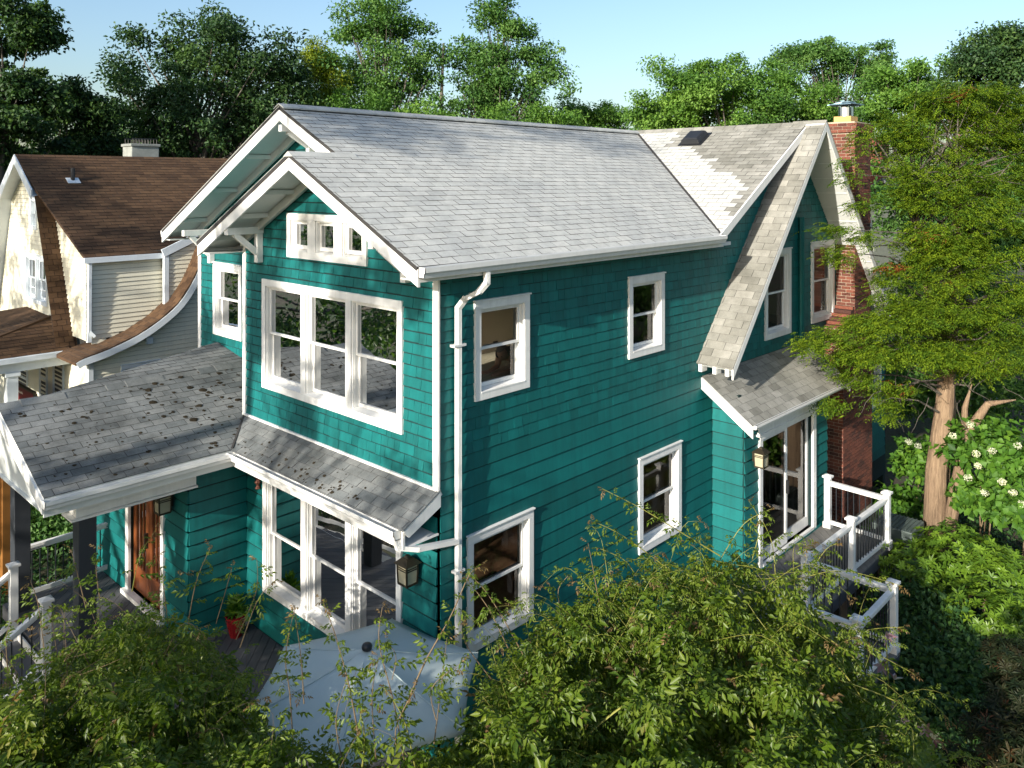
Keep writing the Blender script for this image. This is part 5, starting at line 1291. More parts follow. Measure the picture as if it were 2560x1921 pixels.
def tree(name, label, base, lobes, m, leaf, per, sig, tr, group=None, bark=None, seed=1, flat=.6, limbs=26, dens=1.0, upn=.6, cat='tree', stems=None, tw=.55, bare=0.0, lean=None):
    r = np.random.default_rng(seed); bark = bark or BARK
    base = np.array(base, float); T = thing(name, label, cat, base, group)
    cen = []
    for (c, rad, nc) in lobes:
        c = np.array(c, float); rad = np.array(rad, float)
        k = max(3, int(nc * dens * .8)); rr_ = r.random((k, 1)) ** .42; far_ = r.random((k, 1)) < .16; u = rdir(k, r) * np.where(far_, r.uniform(1.05, 1.4, (k, 1)), rr_)
        cen.append(c + u * rad)
    cen = np.concatenate(cen); nC = len(cen)
    sz = r.uniform(.38, 1.35, nC); cnt = (per * 2.3 * sz ** 1.6).astype(int) + 4
    idx = np.repeat(np.arange(nC), cnt); n = len(idx)
    off = np.clip(r.normal(size=(n, 3)), -1.7, 1.7) * (sig * .86 * sz[idx])[:, None] * np.array([1, 1, flat])
    P = cen[idx] + off
    ctr = np.mean([l_[0] for l_ in lobes], 0)
    out = unit(P - ctr); Nn = unit(rdir(n, r) * .9 + np.array([0, 0, upn]) + out * .45)
    Td = unit(rdir(n, r) + out * .5 + np.array([0, 0, -.25]))
    ti = np.clip(.45 + (r.normal(size=nC) * .16)[idx] + r.normal(size=n) * .16, 0, .9)
    leaf *= .68
    leaves(P, Td, Nn, leaf * r.uniform(.65, 1.3, n), leaf * tw * r.uniform(.7, 1.3, n), ti, m, 'crown', T)
    mb = MB(); top = np.array([ctr[0], ctr[1], cen[:, 2].max() - .25 * (cen[:, 2].max() - base[2])])
    if lean is not None: top = np.array(lean, float)
    ts = np.linspace(0, 1, 9); wob = r.normal(size=(9, 3)) * .012 * np.linalg.norm(top - base) * np.array([1, 1, 0]); wob[0] = 0
    tp = [base * (1 - t) + top * t + w_ for t, w_ in zip(ts, wob)]
    mb.tube(tp, [tr * (1.25 if i == 0 else 1 - .82 * t) for i, t in enumerate(ts)], 8)
    for p0, p1 in (stems or []):
        p0 = np.array(p0, float); p1 = np.array(p1, float); q = [p0 * (1 - t) + p1 * t + r.normal(size=3) * .05 * (t > 0) for t in np.linspace(0, 1, 6)]
        mb.tube(q, [tr * .75 * (1 - .75 * t) for t in np.linspace(0, 1, 6)], 7)
    for j in r.choice(nC, min(limbs, nC), replace=False):
        e = cen[j]; f_ = np.clip((e[2] - base[2]) / max(top[2] - base[2], .1) * .72, .18, .95)
        k = f_ * 8; i0 = int(k); s_ = tp[i0] + (tp[min(i0 + 1, 8)] - tp[i0]) * (k - i0); mid = (s_ + e) / 2 + np.array([0, 0, -.06 * np.linalg.norm(e - s_)]) + r.normal(size=3) * .08
        rr = tr * (.46 * (1 - f_) + .14)
        mb.tube([s_, (s_ + mid) / 2 + r.normal(size=3) * .05, mid, (mid + e) / 2, e], [rr, rr * .8, rr * .6, rr * .4, rr * .15], 5, False)
    mb.build('trunk', bark, T, smooth=True)
    return T
def lobe(px, py, d, rx, ry, n, rz=None):
    k = d / FPX; return (at(px, py, d), ((rx + (rz or rx)) / 2 * k, (rx + (rz or rx)) / 2 * k, ry * k), n)
def base_at(px, d, z=0.0): p = at(px, 450, d); return (p[0], p[1], z)

# ---- background trees
tree('dark_pine', 'nearly black tall tree cut off by the left edge', base_at(-60, 27), [lobe(-30, 40, 27, 170, 90, 30), lobe(-20, 260, 27, 150, 130, 45), lobe(-40, 430, 27, 170, 120, 30), lobe(95, 75, 27, 60, 30, 9), lobe(90, 240, 27, 60, 40, 10)], LF_DARK, .24, 190, .36, .34, 'trees behind the houses', seed=3, flat=.5, tw=.6)
tree('dark_spruce', 'dark pointed evergreen left of the stucco chimney', base_at(190, 31), [lobe(190, 400, 31, 120, 90, 40), lobe(190, 310, 31, 75, 70, 24), lobe(195, 245, 31, 30, 40, 8), lobe(100, 420, 31, 120, 90, 30), lobe(10, 450, 31, 120, 90, 30)], LF_DARK, .24, 170, .32, .3, 'trees behind the houses', seed=4, flat=.9)
tree('dark_maple', 'broad dark leafy tree rising behind the brown roof', base_at(520, 34), [lobe(500, 170, 34, 150, 110, 46), lobe(400, 270, 34, 130, 90, 38), lobe(620, 190, 34, 110, 120, 38), lobe(700, 200, 34, 70, 90, 20), lobe(560, 80, 34, 60, 60, 13), lobe(435, 95, 34, 45, 60, 9), lobe(340, 80, 34, 30, 25, 4), lobe(290, 190, 34, 35, 50, 7), lobe(270, 290, 34, 45, 60, 10), lobe(590, 340, 34, 180, 80, 40), lobe(430, 370, 34, 150, 60, 30), lobe(710, 330, 34, 90, 90, 24)], LF_DARK, .26, 95, .42, .34, 'trees behind the houses', seed=5, limbs=60)
tree('golden_cypress', 'slim yellow green conifer between the dark and the bright tree', base_at(800, 38), [lobe(800, 250, 38, 65, 70, 30), lobe(798, 175, 38, 45, 45, 16), lobe(830, 310, 38, 80, 50, 20), lobe(780, 135, 38, 22, 24, 6)], LF_YEL, .20, 170, .34, .2, 'trees behind the houses', seed=6, flat=.9, tw=.5)
tree('tall_maple', 'tall open maple with bare forked limbs right behind the ridge', base_at(1010, 40), [lobe(880, 60, 40, 70, 55, 20), lobe(960, 80, 40, 80, 70, 26), lobe(930, 170, 40, 110, 60, 30), lobe(1040, 160, 40, 80, 70, 24), lobe(880, 240, 40, 80, 50, 18), lobe(1010, 250, 40, 110, 50, 24), lobe(1030, 60, 40, 45, 40, 9), lobe(930, 15, 40, 60, 25, 9)], LF_MID, .26, 85, .42, .30, 'trees behind the houses', seed=7, limbs=60, stems=[(base_at(1085, 40), at(1110, 110, 40)), (base_at(1000, 40.5), at(960, 60, 40.5))])
tree('forked_maple', 'wide sunlit maple with forked top, tallest behind the roof centre', base_at(1165, 41), [lobe(1230, 40, 41, 60, 50, 16), lobe(1290, 75, 41, 40, 40, 10), lobe(1180, 130, 41, 70, 70, 22), lobe(1260, 190, 41, 100, 60, 28), lobe(1330, 150, 41, 60, 60, 18), lobe(1385, 170, 41, 45, 40, 9), lobe(1300, 260, 41, 110, 50, 26), lobe(1170, 240, 41, 100, 60, 24), lobe(1225, 5, 41, 35, 20, 4)], LF_MID, .26, 88, .42, .30, 'trees behind the houses', seed=8, limbs=60, stems=[(base_at(1150, 41), at(1265, 60, 41))])
tree('understory_tree', 'low bright green thicket just above the main roof ridge', base_at(1000, 36), [lobe(900, 290, 36, 100, 50, 26), lobe(1060, 305, 36, 110, 40, 24), lobe(1220, 315, 36, 130, 45, 28), lobe(1380, 320, 36, 90, 40, 20), lobe(790, 300, 36, 70, 40, 14)], LF_LIGHT, .2, 130, .36, .16, 'trees behind the houses', seed=9)
tree('small_maple', 'small rounded tree low on the skyline in the roof gap', base_at(1460, 46), [lobe(1420, 280, 46, 45, 36, 16), lobe(1490, 285, 46, 55, 42, 22), lobe(1560, 310, 46, 50, 36, 16), lobe(1460, 330, 46, 110, 30, 20)], LF_LIGHT, .22, 120, .36, .2, 'trees behind the houses', seed=10)
tree('broad_oak', 'broad bright green rounded tree above the cross roof', base_at(1800, 34), [lobe(1700, 235, 34, 90, 70, 36), lobe(1810, 220, 34, 110, 70, 44), lobe(1920, 240, 34, 90, 60, 34), lobe(1650, 290, 34, 70, 50, 20), lobe(2010, 280, 34, 90, 60, 28), lobe(1840, 310, 34, 200, 45, 40)], LF_LIGHT, .2, 150, .36, .3, 'trees behind the houses', seed=11)
tree('flat_top_oak', 'flat topped green tree behind the broad bright tree', base_at(2060, 46), [lobe(1980, 150, 46, 60, 36, 18), lobe(2060, 140, 46, 80, 36, 26), lobe(2150, 150, 46, 70, 40, 24), lobe(2190, 190, 46, 50, 30, 12), lobe(2100, 210, 46, 110, 40, 20)], LF_MID, .24, 140, .4, .3, 'trees behind the houses', seed=12, limbs=44)
tree('right_oak', 'dense mid green tree right of the chimney cap', base_at(2290, 36), [lobe(2290, 210, 36, 90, 50, 32), lobe(2220, 260, 36, 110, 55, 34), lobe(2350, 270, 36, 90, 60, 30), lobe(2150, 300, 36, 110, 50, 26), lobe(2300, 380, 36, 190, 90, 40)], LF_LIGHT, .21, 150, .36, .3, 'trees behind the houses', seed=13)
tree('tall_dark_oak', 'tall dark tree in the upper right corner', base_at(2510, 33), [lobe(2530, 120, 33, 80, 60, 28), lobe(2470, 190, 33, 90, 70, 34), lobe(2560, 240, 33, 90, 90, 36), lobe(2420, 250, 33, 70, 60, 20), lobe(2500, 350, 33, 150, 90, 30)], LF_DARK, .22, 170, .36, .3, 'trees behind the houses', seed=14)
for k, (px, d, lab) in enumerate(((640, 56, 'far pale tree glimpsed behind the dark leafy tree'), (1330, 60, 'far tree low behind the forked maple'), (1640, 58, 'far tree left of the broad bright tree'), (330, 58, 'far tree behind the stucco chimney'))):
    tree('far_tree', lab, base_at(px, d), [lobe(px, 340, d, 150, 60, 40), lobe(px - 80, 380, d, 120, 60, 20), lobe(px + 90, 375, d, 120, 60, 20)], LF_MID, .28, 110, .5, .3, 'trees behind the houses', seed=30 + k)

tree('woodland_edge', 'deep green thicket seen through the cedar branches', base_at(2400, 27), [lobe(2260, 520, 28, 70, 60, 20), lobe(2420, 440, 30, 120, 50, 30), lobe(2540, 450, 30, 100, 60, 24), lobe(2360, 560, 28, 110, 80, 34), lobe(2480, 620, 27, 130, 110, 44), lobe(2330, 700, 27, 110, 90, 34), lobe(2500, 800, 26, 130, 110, 40), lobe(2380, 860, 26, 130, 90, 34), lobe(2290, 960, 25, 90, 80, 24), lobe(2460, 980, 24, 120, 90, 30)], LF_MID, .24, 90, .4, .2, 'trees behind the houses', seed=15)
# ---- trees out of frame to the left that shade the porch side of the house
def shade_tree(name, label, c, rad, n, seed, per=150, leaf=.22, extra=()):
    tree(name, label, (c[0], c[1], 0), [(np.array(c), rad, n)] + [(np.array(e), er, k) for e, er, k in extra], LF_MID, leaf * 1.2, per * .6, .5, .3, 'street trees out of frame', seed=seed, limbs=40)
shade_tree('street_tree', 'street tree beyond the left edge shading the porch', (-16, 3.3, 6.2), (2.6, 5.0, 2.8), 50, 41, extra=[((-16, 6.5, 10.0), (2, 2.2, 2.0), 9), ((-16, .9, 15.2), (1, 1.6, .5), 7), ((-16, .2, 17.3), (.8, 1.0, .4), 4), ((-16, -2.2, 8.6), (1.5, 1.2, 1.5), 6)])
shade_tree('street_tree', 'street tree beyond the left edge shading the cream house', (-16, 14.2, 11.4), (2.0, 3.8, 3.0), 40, 42, extra=[((-17, 12, 14.2), (2, 4.5, 1.2), 14)])

tree('street_tree', 'thin crowned street tree beyond the left edge dappling the front gable', (-16, -1.2, 0), [(np.array([-16, .2, 11.6]), (.8, 3.0, 1.8), 22)], LF_MID, .22, 150, .24, .16, 'street trees out of frame', seed=47, limbs=15, flat=1.3)
tree('street_tree', 'low dark street tree beyond the left edge mirrored in the upstairs windows', (-10, 15, 0), [(np.array([-10, 15, 2.6]), (3.5, 3.5, 2.4), 50), (np.array([-14, 19, 4.5]), (4, 4, 3.5), 50), (np.array([-7.5, 20, 3.0]), (3, 3, 2.6), 40)], LF_DARK, .3, 80, .5, .2, 'street trees out of frame', seed=48, limbs=20)
tree('garden_tree', 'garden tree beyond the right edge mirrored in the side windows', (24, -13, 0), [(np.array([24, -13, 4.5]), (3.5, 3, 4), 60), (np.array([29, -13, 5]), (3, 3, 4), 40)], LF_MID, .3, 80, .5, .2, 'garden trees out of frame', seed=49, limbs=20)
# ---- cedar beside the chimney
cb = base_at(2325, 17.6)
def cedar():
    r = np.random.default_rng(77); T = thing('cedar_tree', 'tall reddish trunked cedar with bright layered foliage right of the brick chimney', 'tree', (cb[0], cb[1], .2))
    base = np.array([cb[0], cb[1], 0.0]); mb = MB()
    def pt(px, py, d): return at(px, py, d)
    st = [[pt(2335, 1365, 17.6), pt(2340, 1180, 17.6), pt(2362, 1010, 17.6), pt(2375, 820, 17.7), pt(2395, 640, 17.8), pt(2390, 430, 17.9), pt(2400, 290, 18)],
          [pt(2355, 1360, 17.9), pt(2362, 1180, 17.9), pt(2378, 1010, 17.9), pt(2352, 880, 17.9), pt(2320, 740, 17.8), pt(2290, 560, 17.7), pt(2285, 420, 17.6)],
          [pt(2358, 1350, 17.4), pt(2395, 1200, 17.3), pt(2420, 1080, 17.2), pt(2470, 1010, 17.0), pt(2540, 1000, 16.8)],
          [pt(2410, 1120, 17.2), pt(2412, 1020, 17.2), pt(2430, 960, 17.1)]]
    rad = [[.26, .22, .19, .15, .12, .08, .03], [.13, .11, .11, .10, .08, .05, .02], [.15, .13, .12, .07, .012], [.09, .06, .008]]
    st[0][0][2] = st[1][0][2] = st[2][0][2] = -.1
    for p, q in zip(st, rad): mb.tube(p, q, 9)
    # foliage plates
    lob = [(2165, 350, 16.9, 20, 30, 4), (2260, 330, 17.4, 60, 70, 26), (2400, 330, 17.8, 130, 90, 50), (2530, 400, 17, 110, 120, 46), (2275, 470, 17.0, 50, 70, 22), (2370, 480, 17.2, 110, 80, 44), (2480, 560, 16.8, 130, 110, 52), (2130, 420, 16.4, 12, 40, 3), (2165, 500, 16.4, 24, 30, 4),
           (2320, 620, 16.8, 60, 80, 28), (2380, 660, 16.8, 110, 70, 34), (2265, 780, 16.4, 80, 60, 36), (2180, 815, 16.2, 50, 40, 18), (2080, 840, 15.8, 40, 16, 8), (2020, 870, 15.6, 30, 14, 5), (2140, 890, 15.9, 80, 26, 18), (2290, 880, 16.6, 110, 50, 34), (2440, 760, 16.6, 140, 100, 50), (2400, 890, 17, 120, 50, 24), (2540, 800, 16.4, 90, 90, 28),
           (2075, 1010, 15.8, 18, 24, 3), (2160, 950, 16.1, 40, 24, 7), (2230, 1000, 16.4, 40, 60, 9), (2085, 575, 15.9, 30, 14, 4), (2095, 650, 15.9, 16, 30, 4), (2150, 600, 16.0, 20, 20, 4), (2225, 690, 16.3, 24, 30, 7), (2460, 250, 17.6, 100, 50, 28), (2550, 300, 17, 80, 80, 26), (2340, 250, 17.8, 60, 40, 14), (2480, 900, 16.5, 100, 50, 16)]
    cen = np.concatenate([at(px, py, d) + rdir(n, r) * (r.random((n, 1)) ** .4) * np.array([rx * d / FPX, rx * d / FPX, ry * d / FPX]) for px, py, d, rx, ry, n in lob])
    nC = len(cen); tip = np.array([2370, 0]);
    P, Td, Nn, L, W, ti = [], [], [], [], [], []
    for j, c in enumerate(cen):
        axis = np.array([base[0] + .3, base[1] - .3, c[2]]); out = unit((c - axis) * np.array([1, 1, .25]) + r.normal(size=3) * .25)
        k = int(r.integers(24, 42)); side = unit(np.cross(out, [0, 0, 1.]))
        dead = r.random() < .006
        for q in range(k):
            a = r.normal() * .9; dir_ = unit(out * math.cos(a) + side * math.sin(a) + np.array([0, 0, r.normal() * .25 - .12]))
            o_ = c + out * r.normal() * .15 + side * r.normal() * .17 + np.array([0, 0, r.normal() * .055])
            m_ = int(r.integers(5, 9)); t0 = .96 if dead else np.clip(.62 + r.normal() * .2, 0.02, .84)
            for s_ in range(m_):
                f = s_ / m_; sg = 1 if s_ % 2 else -1; sd_ = unit(np.cross(dir_, [0, 0, 1.]))
                P.append(o_ + dir_ * f * .17 + np.array([0, 0, -.05 * f * f])); Td.append(dir_ * .75 + sd_ * sg * .7 + np.array([0, 0, -.15])); Nn.append(np.array([0, 0, 1.]) + r.normal(size=3) * .3); L.append(r.uniform(.045, .085)); W.append(r.uniform(.018, .030)); ti.append(min(t0 + r.normal() * .05, .85) if not dead else .97)
    leaves(np.array(P), np.array(Td), np.array(Nn), np.array(L), np.array(W), np.array(ti), LF_CEDAR, 'crown', T)
    mb.build('trunk', CEDARBARK, T, smooth=True); mb = MB()
    for j in r.choice(nC, 170, replace=False):
        e = cen[j]; s0 = st[0] if r.random() < .6 else st[1]
        zs = [p[2] for p in s0]; zz = np.clip(e[2] - r.uniform(.1, .9), 3.0, zs[-1] - r.uniform(.1, 1.6)); i = max(0, min(len(zs) - 2, int(np.searchsorted(zs, zz)) - 1)); f = np.clip((zz - zs[i]) / max(zs[i + 1] - zs[i], .01), 0, 1)
        a = s0[i] * (1 - f) + s0[i + 1] * f; mid = (a + e) / 2 + r.normal(size=3) * .12 + np.array([0, 0, .12])
        mb.tube([a, (a + mid) / 2, mid, (mid + e) / 2, e + unit(e - mid) * .2], [.03, .024, .016, .010, .004], 5, False)
    for k in range(26):   # bare dead twigs under the crown
        a = at(r.uniform(2150, 2520), r.uniform(880, 1010), r.uniform(16, 17)); pts = [a]; d = unit(np.array([r.normal(), r.normal(), -.5 * r.random()]))
        for q in range(5): d = unit(d + r.normal(size=3) * .35 + np.array([0, 0, -.15])); pts.append(pts[-1] + d * r.uniform(.12, .25))
        mb.tube(pts, [.009, .008, .007, .006, .004, .002], 4, False)
    mb.build('limbs', BARK, T, smooth=True)
cedar()

# ---- shrubs
def shrub(name, label, blobs, m, leaf, n, group=None, tw=.5, up=.5, seed=5, base=None, out_k=.6, stem=TWIG, shell=.35, droop=.15, spread=None, tin=(.45, .18), cat='shrub', stems=14):
    r = np.random.default_rng(seed); c0 = np.mean([b[0] for b in blobs], 0)
    T = thing(name, label, cat, base if base is not None else (c0[0], c0[1], 0), group)
    vol = np.array([np.prod(b[1]) ** (2 / 3) for b in blobs]); cnt = (n * vol / vol.sum()).astype(int); P, O = [], []
    for (c, rad), k in zip(blobs, cnt):
        u = rdir(k, r); u[:, 2] = np.where(u[:, 2] < -.2, -u[:, 2] * .6, u[:, 2])
        lump = 1 + .16 * np.sin(u[:, 0] * 9 + c[0] * 3) * np.sin(u[:, 1] * 8 + c[1]) + .12 * np.sin(u[:, 2] * 11)
        rr = (1 - r.random(k) ** 1.6 * shell * 1.6) * lump
        P.append(np.array(c) + u * rr[:, None] * np.array(rad)); O.append(u)
    P = np.concatenate(P); O = np.concatenate(O); k = len(P)
    keep = P[:, 2] > .03; P, O = P[keep], O[keep]; k = len(P)
    Nn = unit(O * out_k + np.array([0, 0, up]) + rdir(k, r) * .6); Td = unit(rdir(k, r) + O * .5 + np.array([0, 0, -.15]))
    ti = np.clip(tin[0] + r.normal(size=k) * tin[1], .02, .9)
    leaves(P, Td, Nn, leaf * r.uniform(.65, 1.25, k), leaf * tw * r.uniform(.75, 1.25, k), ti, m, 'foliage', T, droop=droop)
    mb = MB()
    for _ in range(stems):
        b = blobs[int(r.integers(len(blobs)))]; e = np.array(b[0]) + rdir(1, r)[0] * np.array(b[1]) * .6; s0 = np.array([b[0][0] + r.normal() * .15, b[0][1] + r.normal() * .15, 0]); mb.tube([s0, (s0 + e) / 2 + r.normal(size=3) * .08, e], [.02, .014, .006], 5, False)
    mb.build('stem', stem, T)
    return T
def B_(px, py, d, rx, rz, rd=None): 
    k = d / FPX; p = at(px, py, d); return (p, (rx * k, (rd or rx) * k, rz * k))
# hydrangea and rhododendron at the right
HY = shrub('hydrangea_bush', 'green hydrangea bush with white flower heads right of the cedar trunk', [B_(2480, 1150, 17, 110, 110), B_(2550, 1290, 16.2, 90, 110), B_(2440, 1260, 17, 60, 70), B_(2300, 1180, 19.5, 60, 90), B_(2250, 1280, 19.5, 60, 70)], LF_HYD, .17, 5200, seed=21, tw=.75, stem=REDCANE)
for k, (px, py) in enumerate(((2420, 1195), (2445, 1165), (2462, 1232), (2505, 1205), (2545, 1115), (2440, 1135), (2532, 1232), (2382, 1090), (2555, 1260), (2272, 1105), (2295, 1115), (2425, 1062), (2480, 1128), (2330, 1135), (2410, 1335))):
    r = np.random.default_rng(100 + k); c = at(px, py, 15.7 if px > 2360 else 18.3); n = 90; u = rdir(n, r); P = c + u * np.array([.065, .065, .05])
    leaves(P, rdir(n, r) + u * .3, u + rdir(n, r) * .3, .026, .026, np.clip(.5 + r.normal(size=n) * .2, 0, .9), PETALW, 'flower_head', HY, fold=.1, droop=.05)
def whorls(name, label, blobs, m, n, L, seed, group=None, wd=.34):
    r = np.random.default_rng(seed); c0 = np.mean([b[0] for b in blobs], 0); T = thing(name, label, 'shrub', (c0[0], c0[1], 0), group)
    P, Td, Nn = [], [], []; vol = np.array([np.prod(b[1]) ** (2 / 3) for b in blobs]); cnt = (n * vol / vol.sum()).astype(int)
    for (c, rad), k in zip(blobs, cnt):
        for _ in range(k):
            u = rdir(1, r)[0]; u[2] = abs(u[2]) * .9 + .05; u = unit(u); p = np.array(c) + u * np.array(rad) * (1 - .5 * r.random() ** 1.5) * (1 + .12 * math.sin(u[0] * 9) * math.sin(u[1] * 9)); ax = unit(u * .7 + np.array([0, 0, .6]) + r.normal(size=3) * .25)
            e = unit(np.cross(ax, [1, 0, .3])); f = np.cross(ax, e)
            for q in range(7):
                a = 2 * math.pi * q / 7 + r.normal() * .2; d = e * math.cos(a) + f * math.sin(a) + ax * r.uniform(.1, .5); P.append(p); Td.append(d); Nn.append(ax + d * -.1)
    k = len(P); ti = np.repeat(np.clip(.5 + r.normal(size=k // 7 + 1) * .22, .02, .9), 7)[:k]
    leaves(np.array(P), np.array(Td), np.array(Nn), L * r.uniform(.75, 1.2, k), L * wd * r.uniform(.8, 1.2, k), ti, m, 'foliage', T, droop=.1)
    mb = MB()
    for _ in range(16): b = blobs[int(r.integers(len(blobs)))]; e = np.array(b[0]) + rdir(1, r)[0] * np.array(b[1]) * .5; s0 = np.array([b[0][0], b[0][1], 0]); mb.tube([s0, (s0 + e) / 2 + r.normal(size=3) * .1, e], [.025, .018, .008], 5, False)
    mb.build('stem', REDCANE, T); return T
whorls('rhododendron_bush', 'sunlit yellow green rhododendron bush in front of the cedar trunk', [B_(2290, 1430, 15.2, 100, 60), B_(2400, 1400, 15.2, 110, 80), B_(2500, 1460, 14.6, 110, 90), B_(2450, 1540, 13.6, 120, 70), B_(2560, 1580, 13.2, 90, 90)], LF_RHODO, 1100, .13, 22)
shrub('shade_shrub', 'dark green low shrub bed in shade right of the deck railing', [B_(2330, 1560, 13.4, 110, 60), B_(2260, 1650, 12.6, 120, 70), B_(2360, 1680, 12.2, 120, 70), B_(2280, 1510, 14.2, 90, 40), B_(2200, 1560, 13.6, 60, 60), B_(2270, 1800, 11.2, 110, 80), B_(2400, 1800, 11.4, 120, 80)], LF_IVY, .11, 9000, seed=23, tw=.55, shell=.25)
whorls('japanese_maple', 'dull red and green lace leaf maple in the bottom right corner', [B_(2530, 1660, 9.6, 70, 50), B_(2560, 1770, 9.2, 90, 80), B_(2500, 1850, 8.8, 90, 60), B_(2570, 1910, 8.4, 90, 80), B_(2420, 1930, 9.0, 80, 40)], LF_PLUM, 1000, .11, 24, wd=.2)
# ground cover and hedge
r_ = np.random.default_rng(55); n = 26000
P = np.stack([r_.uniform(4, 17, n), r_.uniform(-9, -.7, n), np.zeros(n)], 1); P = P[~((P[:, 0] < 10) & (P[:, 1] > -3.4))]; P[:, 2] = .05 + r_.random(len(P)) * .35 * (.6 + .4 * np.sin(P[:, 0] * 1.7) * np.cos(P[:, 1] * 1.9))
kind(leaves(P, rdir(len(P), r_), rdir(len(P), r_) * .6 + np.array([0, 0, 1.]), r_.uniform(.07, .13, len(P)), r_.uniform(.04, .08, len(P)), np.clip(.4 + r_.normal(size=len(P)) * .2, 0, .9), LF_IVY, 'ground_cover', None), 'stuff')
n = 9000; P = np.stack([r_.uniform(-9, 0, n), r_.uniform(8.6, 12.8, n), r_.random(n) * .25 + .03], 1)
kind(leaves(P, rdir(n, r_), rdir(n, r_) * .6 + np.array([0, 0, 1.]), .11, .06, np.clip(.45 + r_.normal(size=n) * .2, 0, .9), LF_IVY, 'lawn_weeds', None), 'stuff')
shrub('hedge', 'dense green hedge behind the porch railing at the left edge', [B_(60, 1330, 18.3, 110, 110), B_(150, 1330, 18.1, 100, 110), B_(-20, 1370, 18, 110, 110), B_(130, 1220, 18.6, 80, 40), B_(40, 1460, 17.6, 120, 70)], LF_MID, .11, 9000, seed=26, tw=.6, tin=(.5, .22), cat='hedge')
# potted plant by the vestibule
c = on(2, 1.15, 590, 1558)
PP = thing('potted_plant', 'leafy plant in a red glazed pot on the front deck', 'plant', (c[0], c[1], .95))
mb = MB(); mb.lathe((c[0], c[1], .95), [(.09, 0), (.14, .18), (.155, .28), (.165, .3), (.165, .34), (.145, .34), (.14, .28)], 18); mb.build('pot', POTRED, PP, smooth=False)
r = np.random.default_rng(8); n = 170; u = rdir(n, r); u[:, 2] = abs(u[:, 2]); P = np.array([c[0], c[1], 1.3]) + u * np.array([.12, .12, .25]) * r.random((n, 1)); leaves(P, u + np.array([0, 0, .2]), rdir(n, r) + np.array([0, 0, .6]), .13, .035, np.clip(.6 + r.normal(size=n) * .15, 0, .9), LF_HYD, 'foliage', PP, droop=.3)

# ================================================================== CLIMBING ROSE THICKETS IN THE FOREGROUND
def compound(P, D, Nn, size, tint, r, acc, red=None):
    """pinnate leaf: rachis D from P, 7 leaflets"""
    n = len(P); D = unit(D); S_ = unit(np.cross(D, Nn)); Nn = unit(np.cross(S_, D))
    for k, (f, sd_, ls) in enumerate(((.30, 1, .8), (.30, -1, .8), (.58, 1, 1.0), (.58, -1, 1.0), (.84, 1, .95), (.84, -1, .95), (.96, 0, 1.1))):
        b = P + D * (f * size)[:, None] - Nn * (size * .28 * f * f)[:, None]
        d = D * (.55 if sd_ else 1) + S_ * sd_ * .85 - Nn * (.25 + .35 * f) + r.normal(size=(n, 3)) * .16
        acc[0].append(b); acc[1].append(d); acc[2].append(Nn + r.normal(size=(n, 3)) * .25); acc[3].append(size * .46 * ls * r.uniform(.8, 1.2, n)); acc[4].append(size * .205 * ls * r.uniform(.8, 1.2, n)); acc[5].append(np.clip(tint + r.normal(size=n) * .07, 0, .90) if red is None else np.where(red, .97, np.clip(tint + r.normal(size=n) * .07, 0, .90)))
def smooth_path(pts, n):
    pts = np.array(pts, float); t = np.linspace(0, len(pts) - 1, n); out = np.empty((n, 3))
    for k, q in enumerate(t):
        i = min(int(q), len(pts) - 2); f = q - i; p0 = pts[max(i - 1, 0)]; p1 = pts[i]; p2 = pts[i + 1]; p3 = pts[min(i + 2, len(pts) - 1)]
        out[k] = .5 * ((2 * p1) + (-p0 + p2) * f + (2 * p0 - 5 * p1 + 4 * p2 - p3) * f * f + (-p0 + 3 * p1 - 3 * p2 + p3) * f ** 3)
    return out
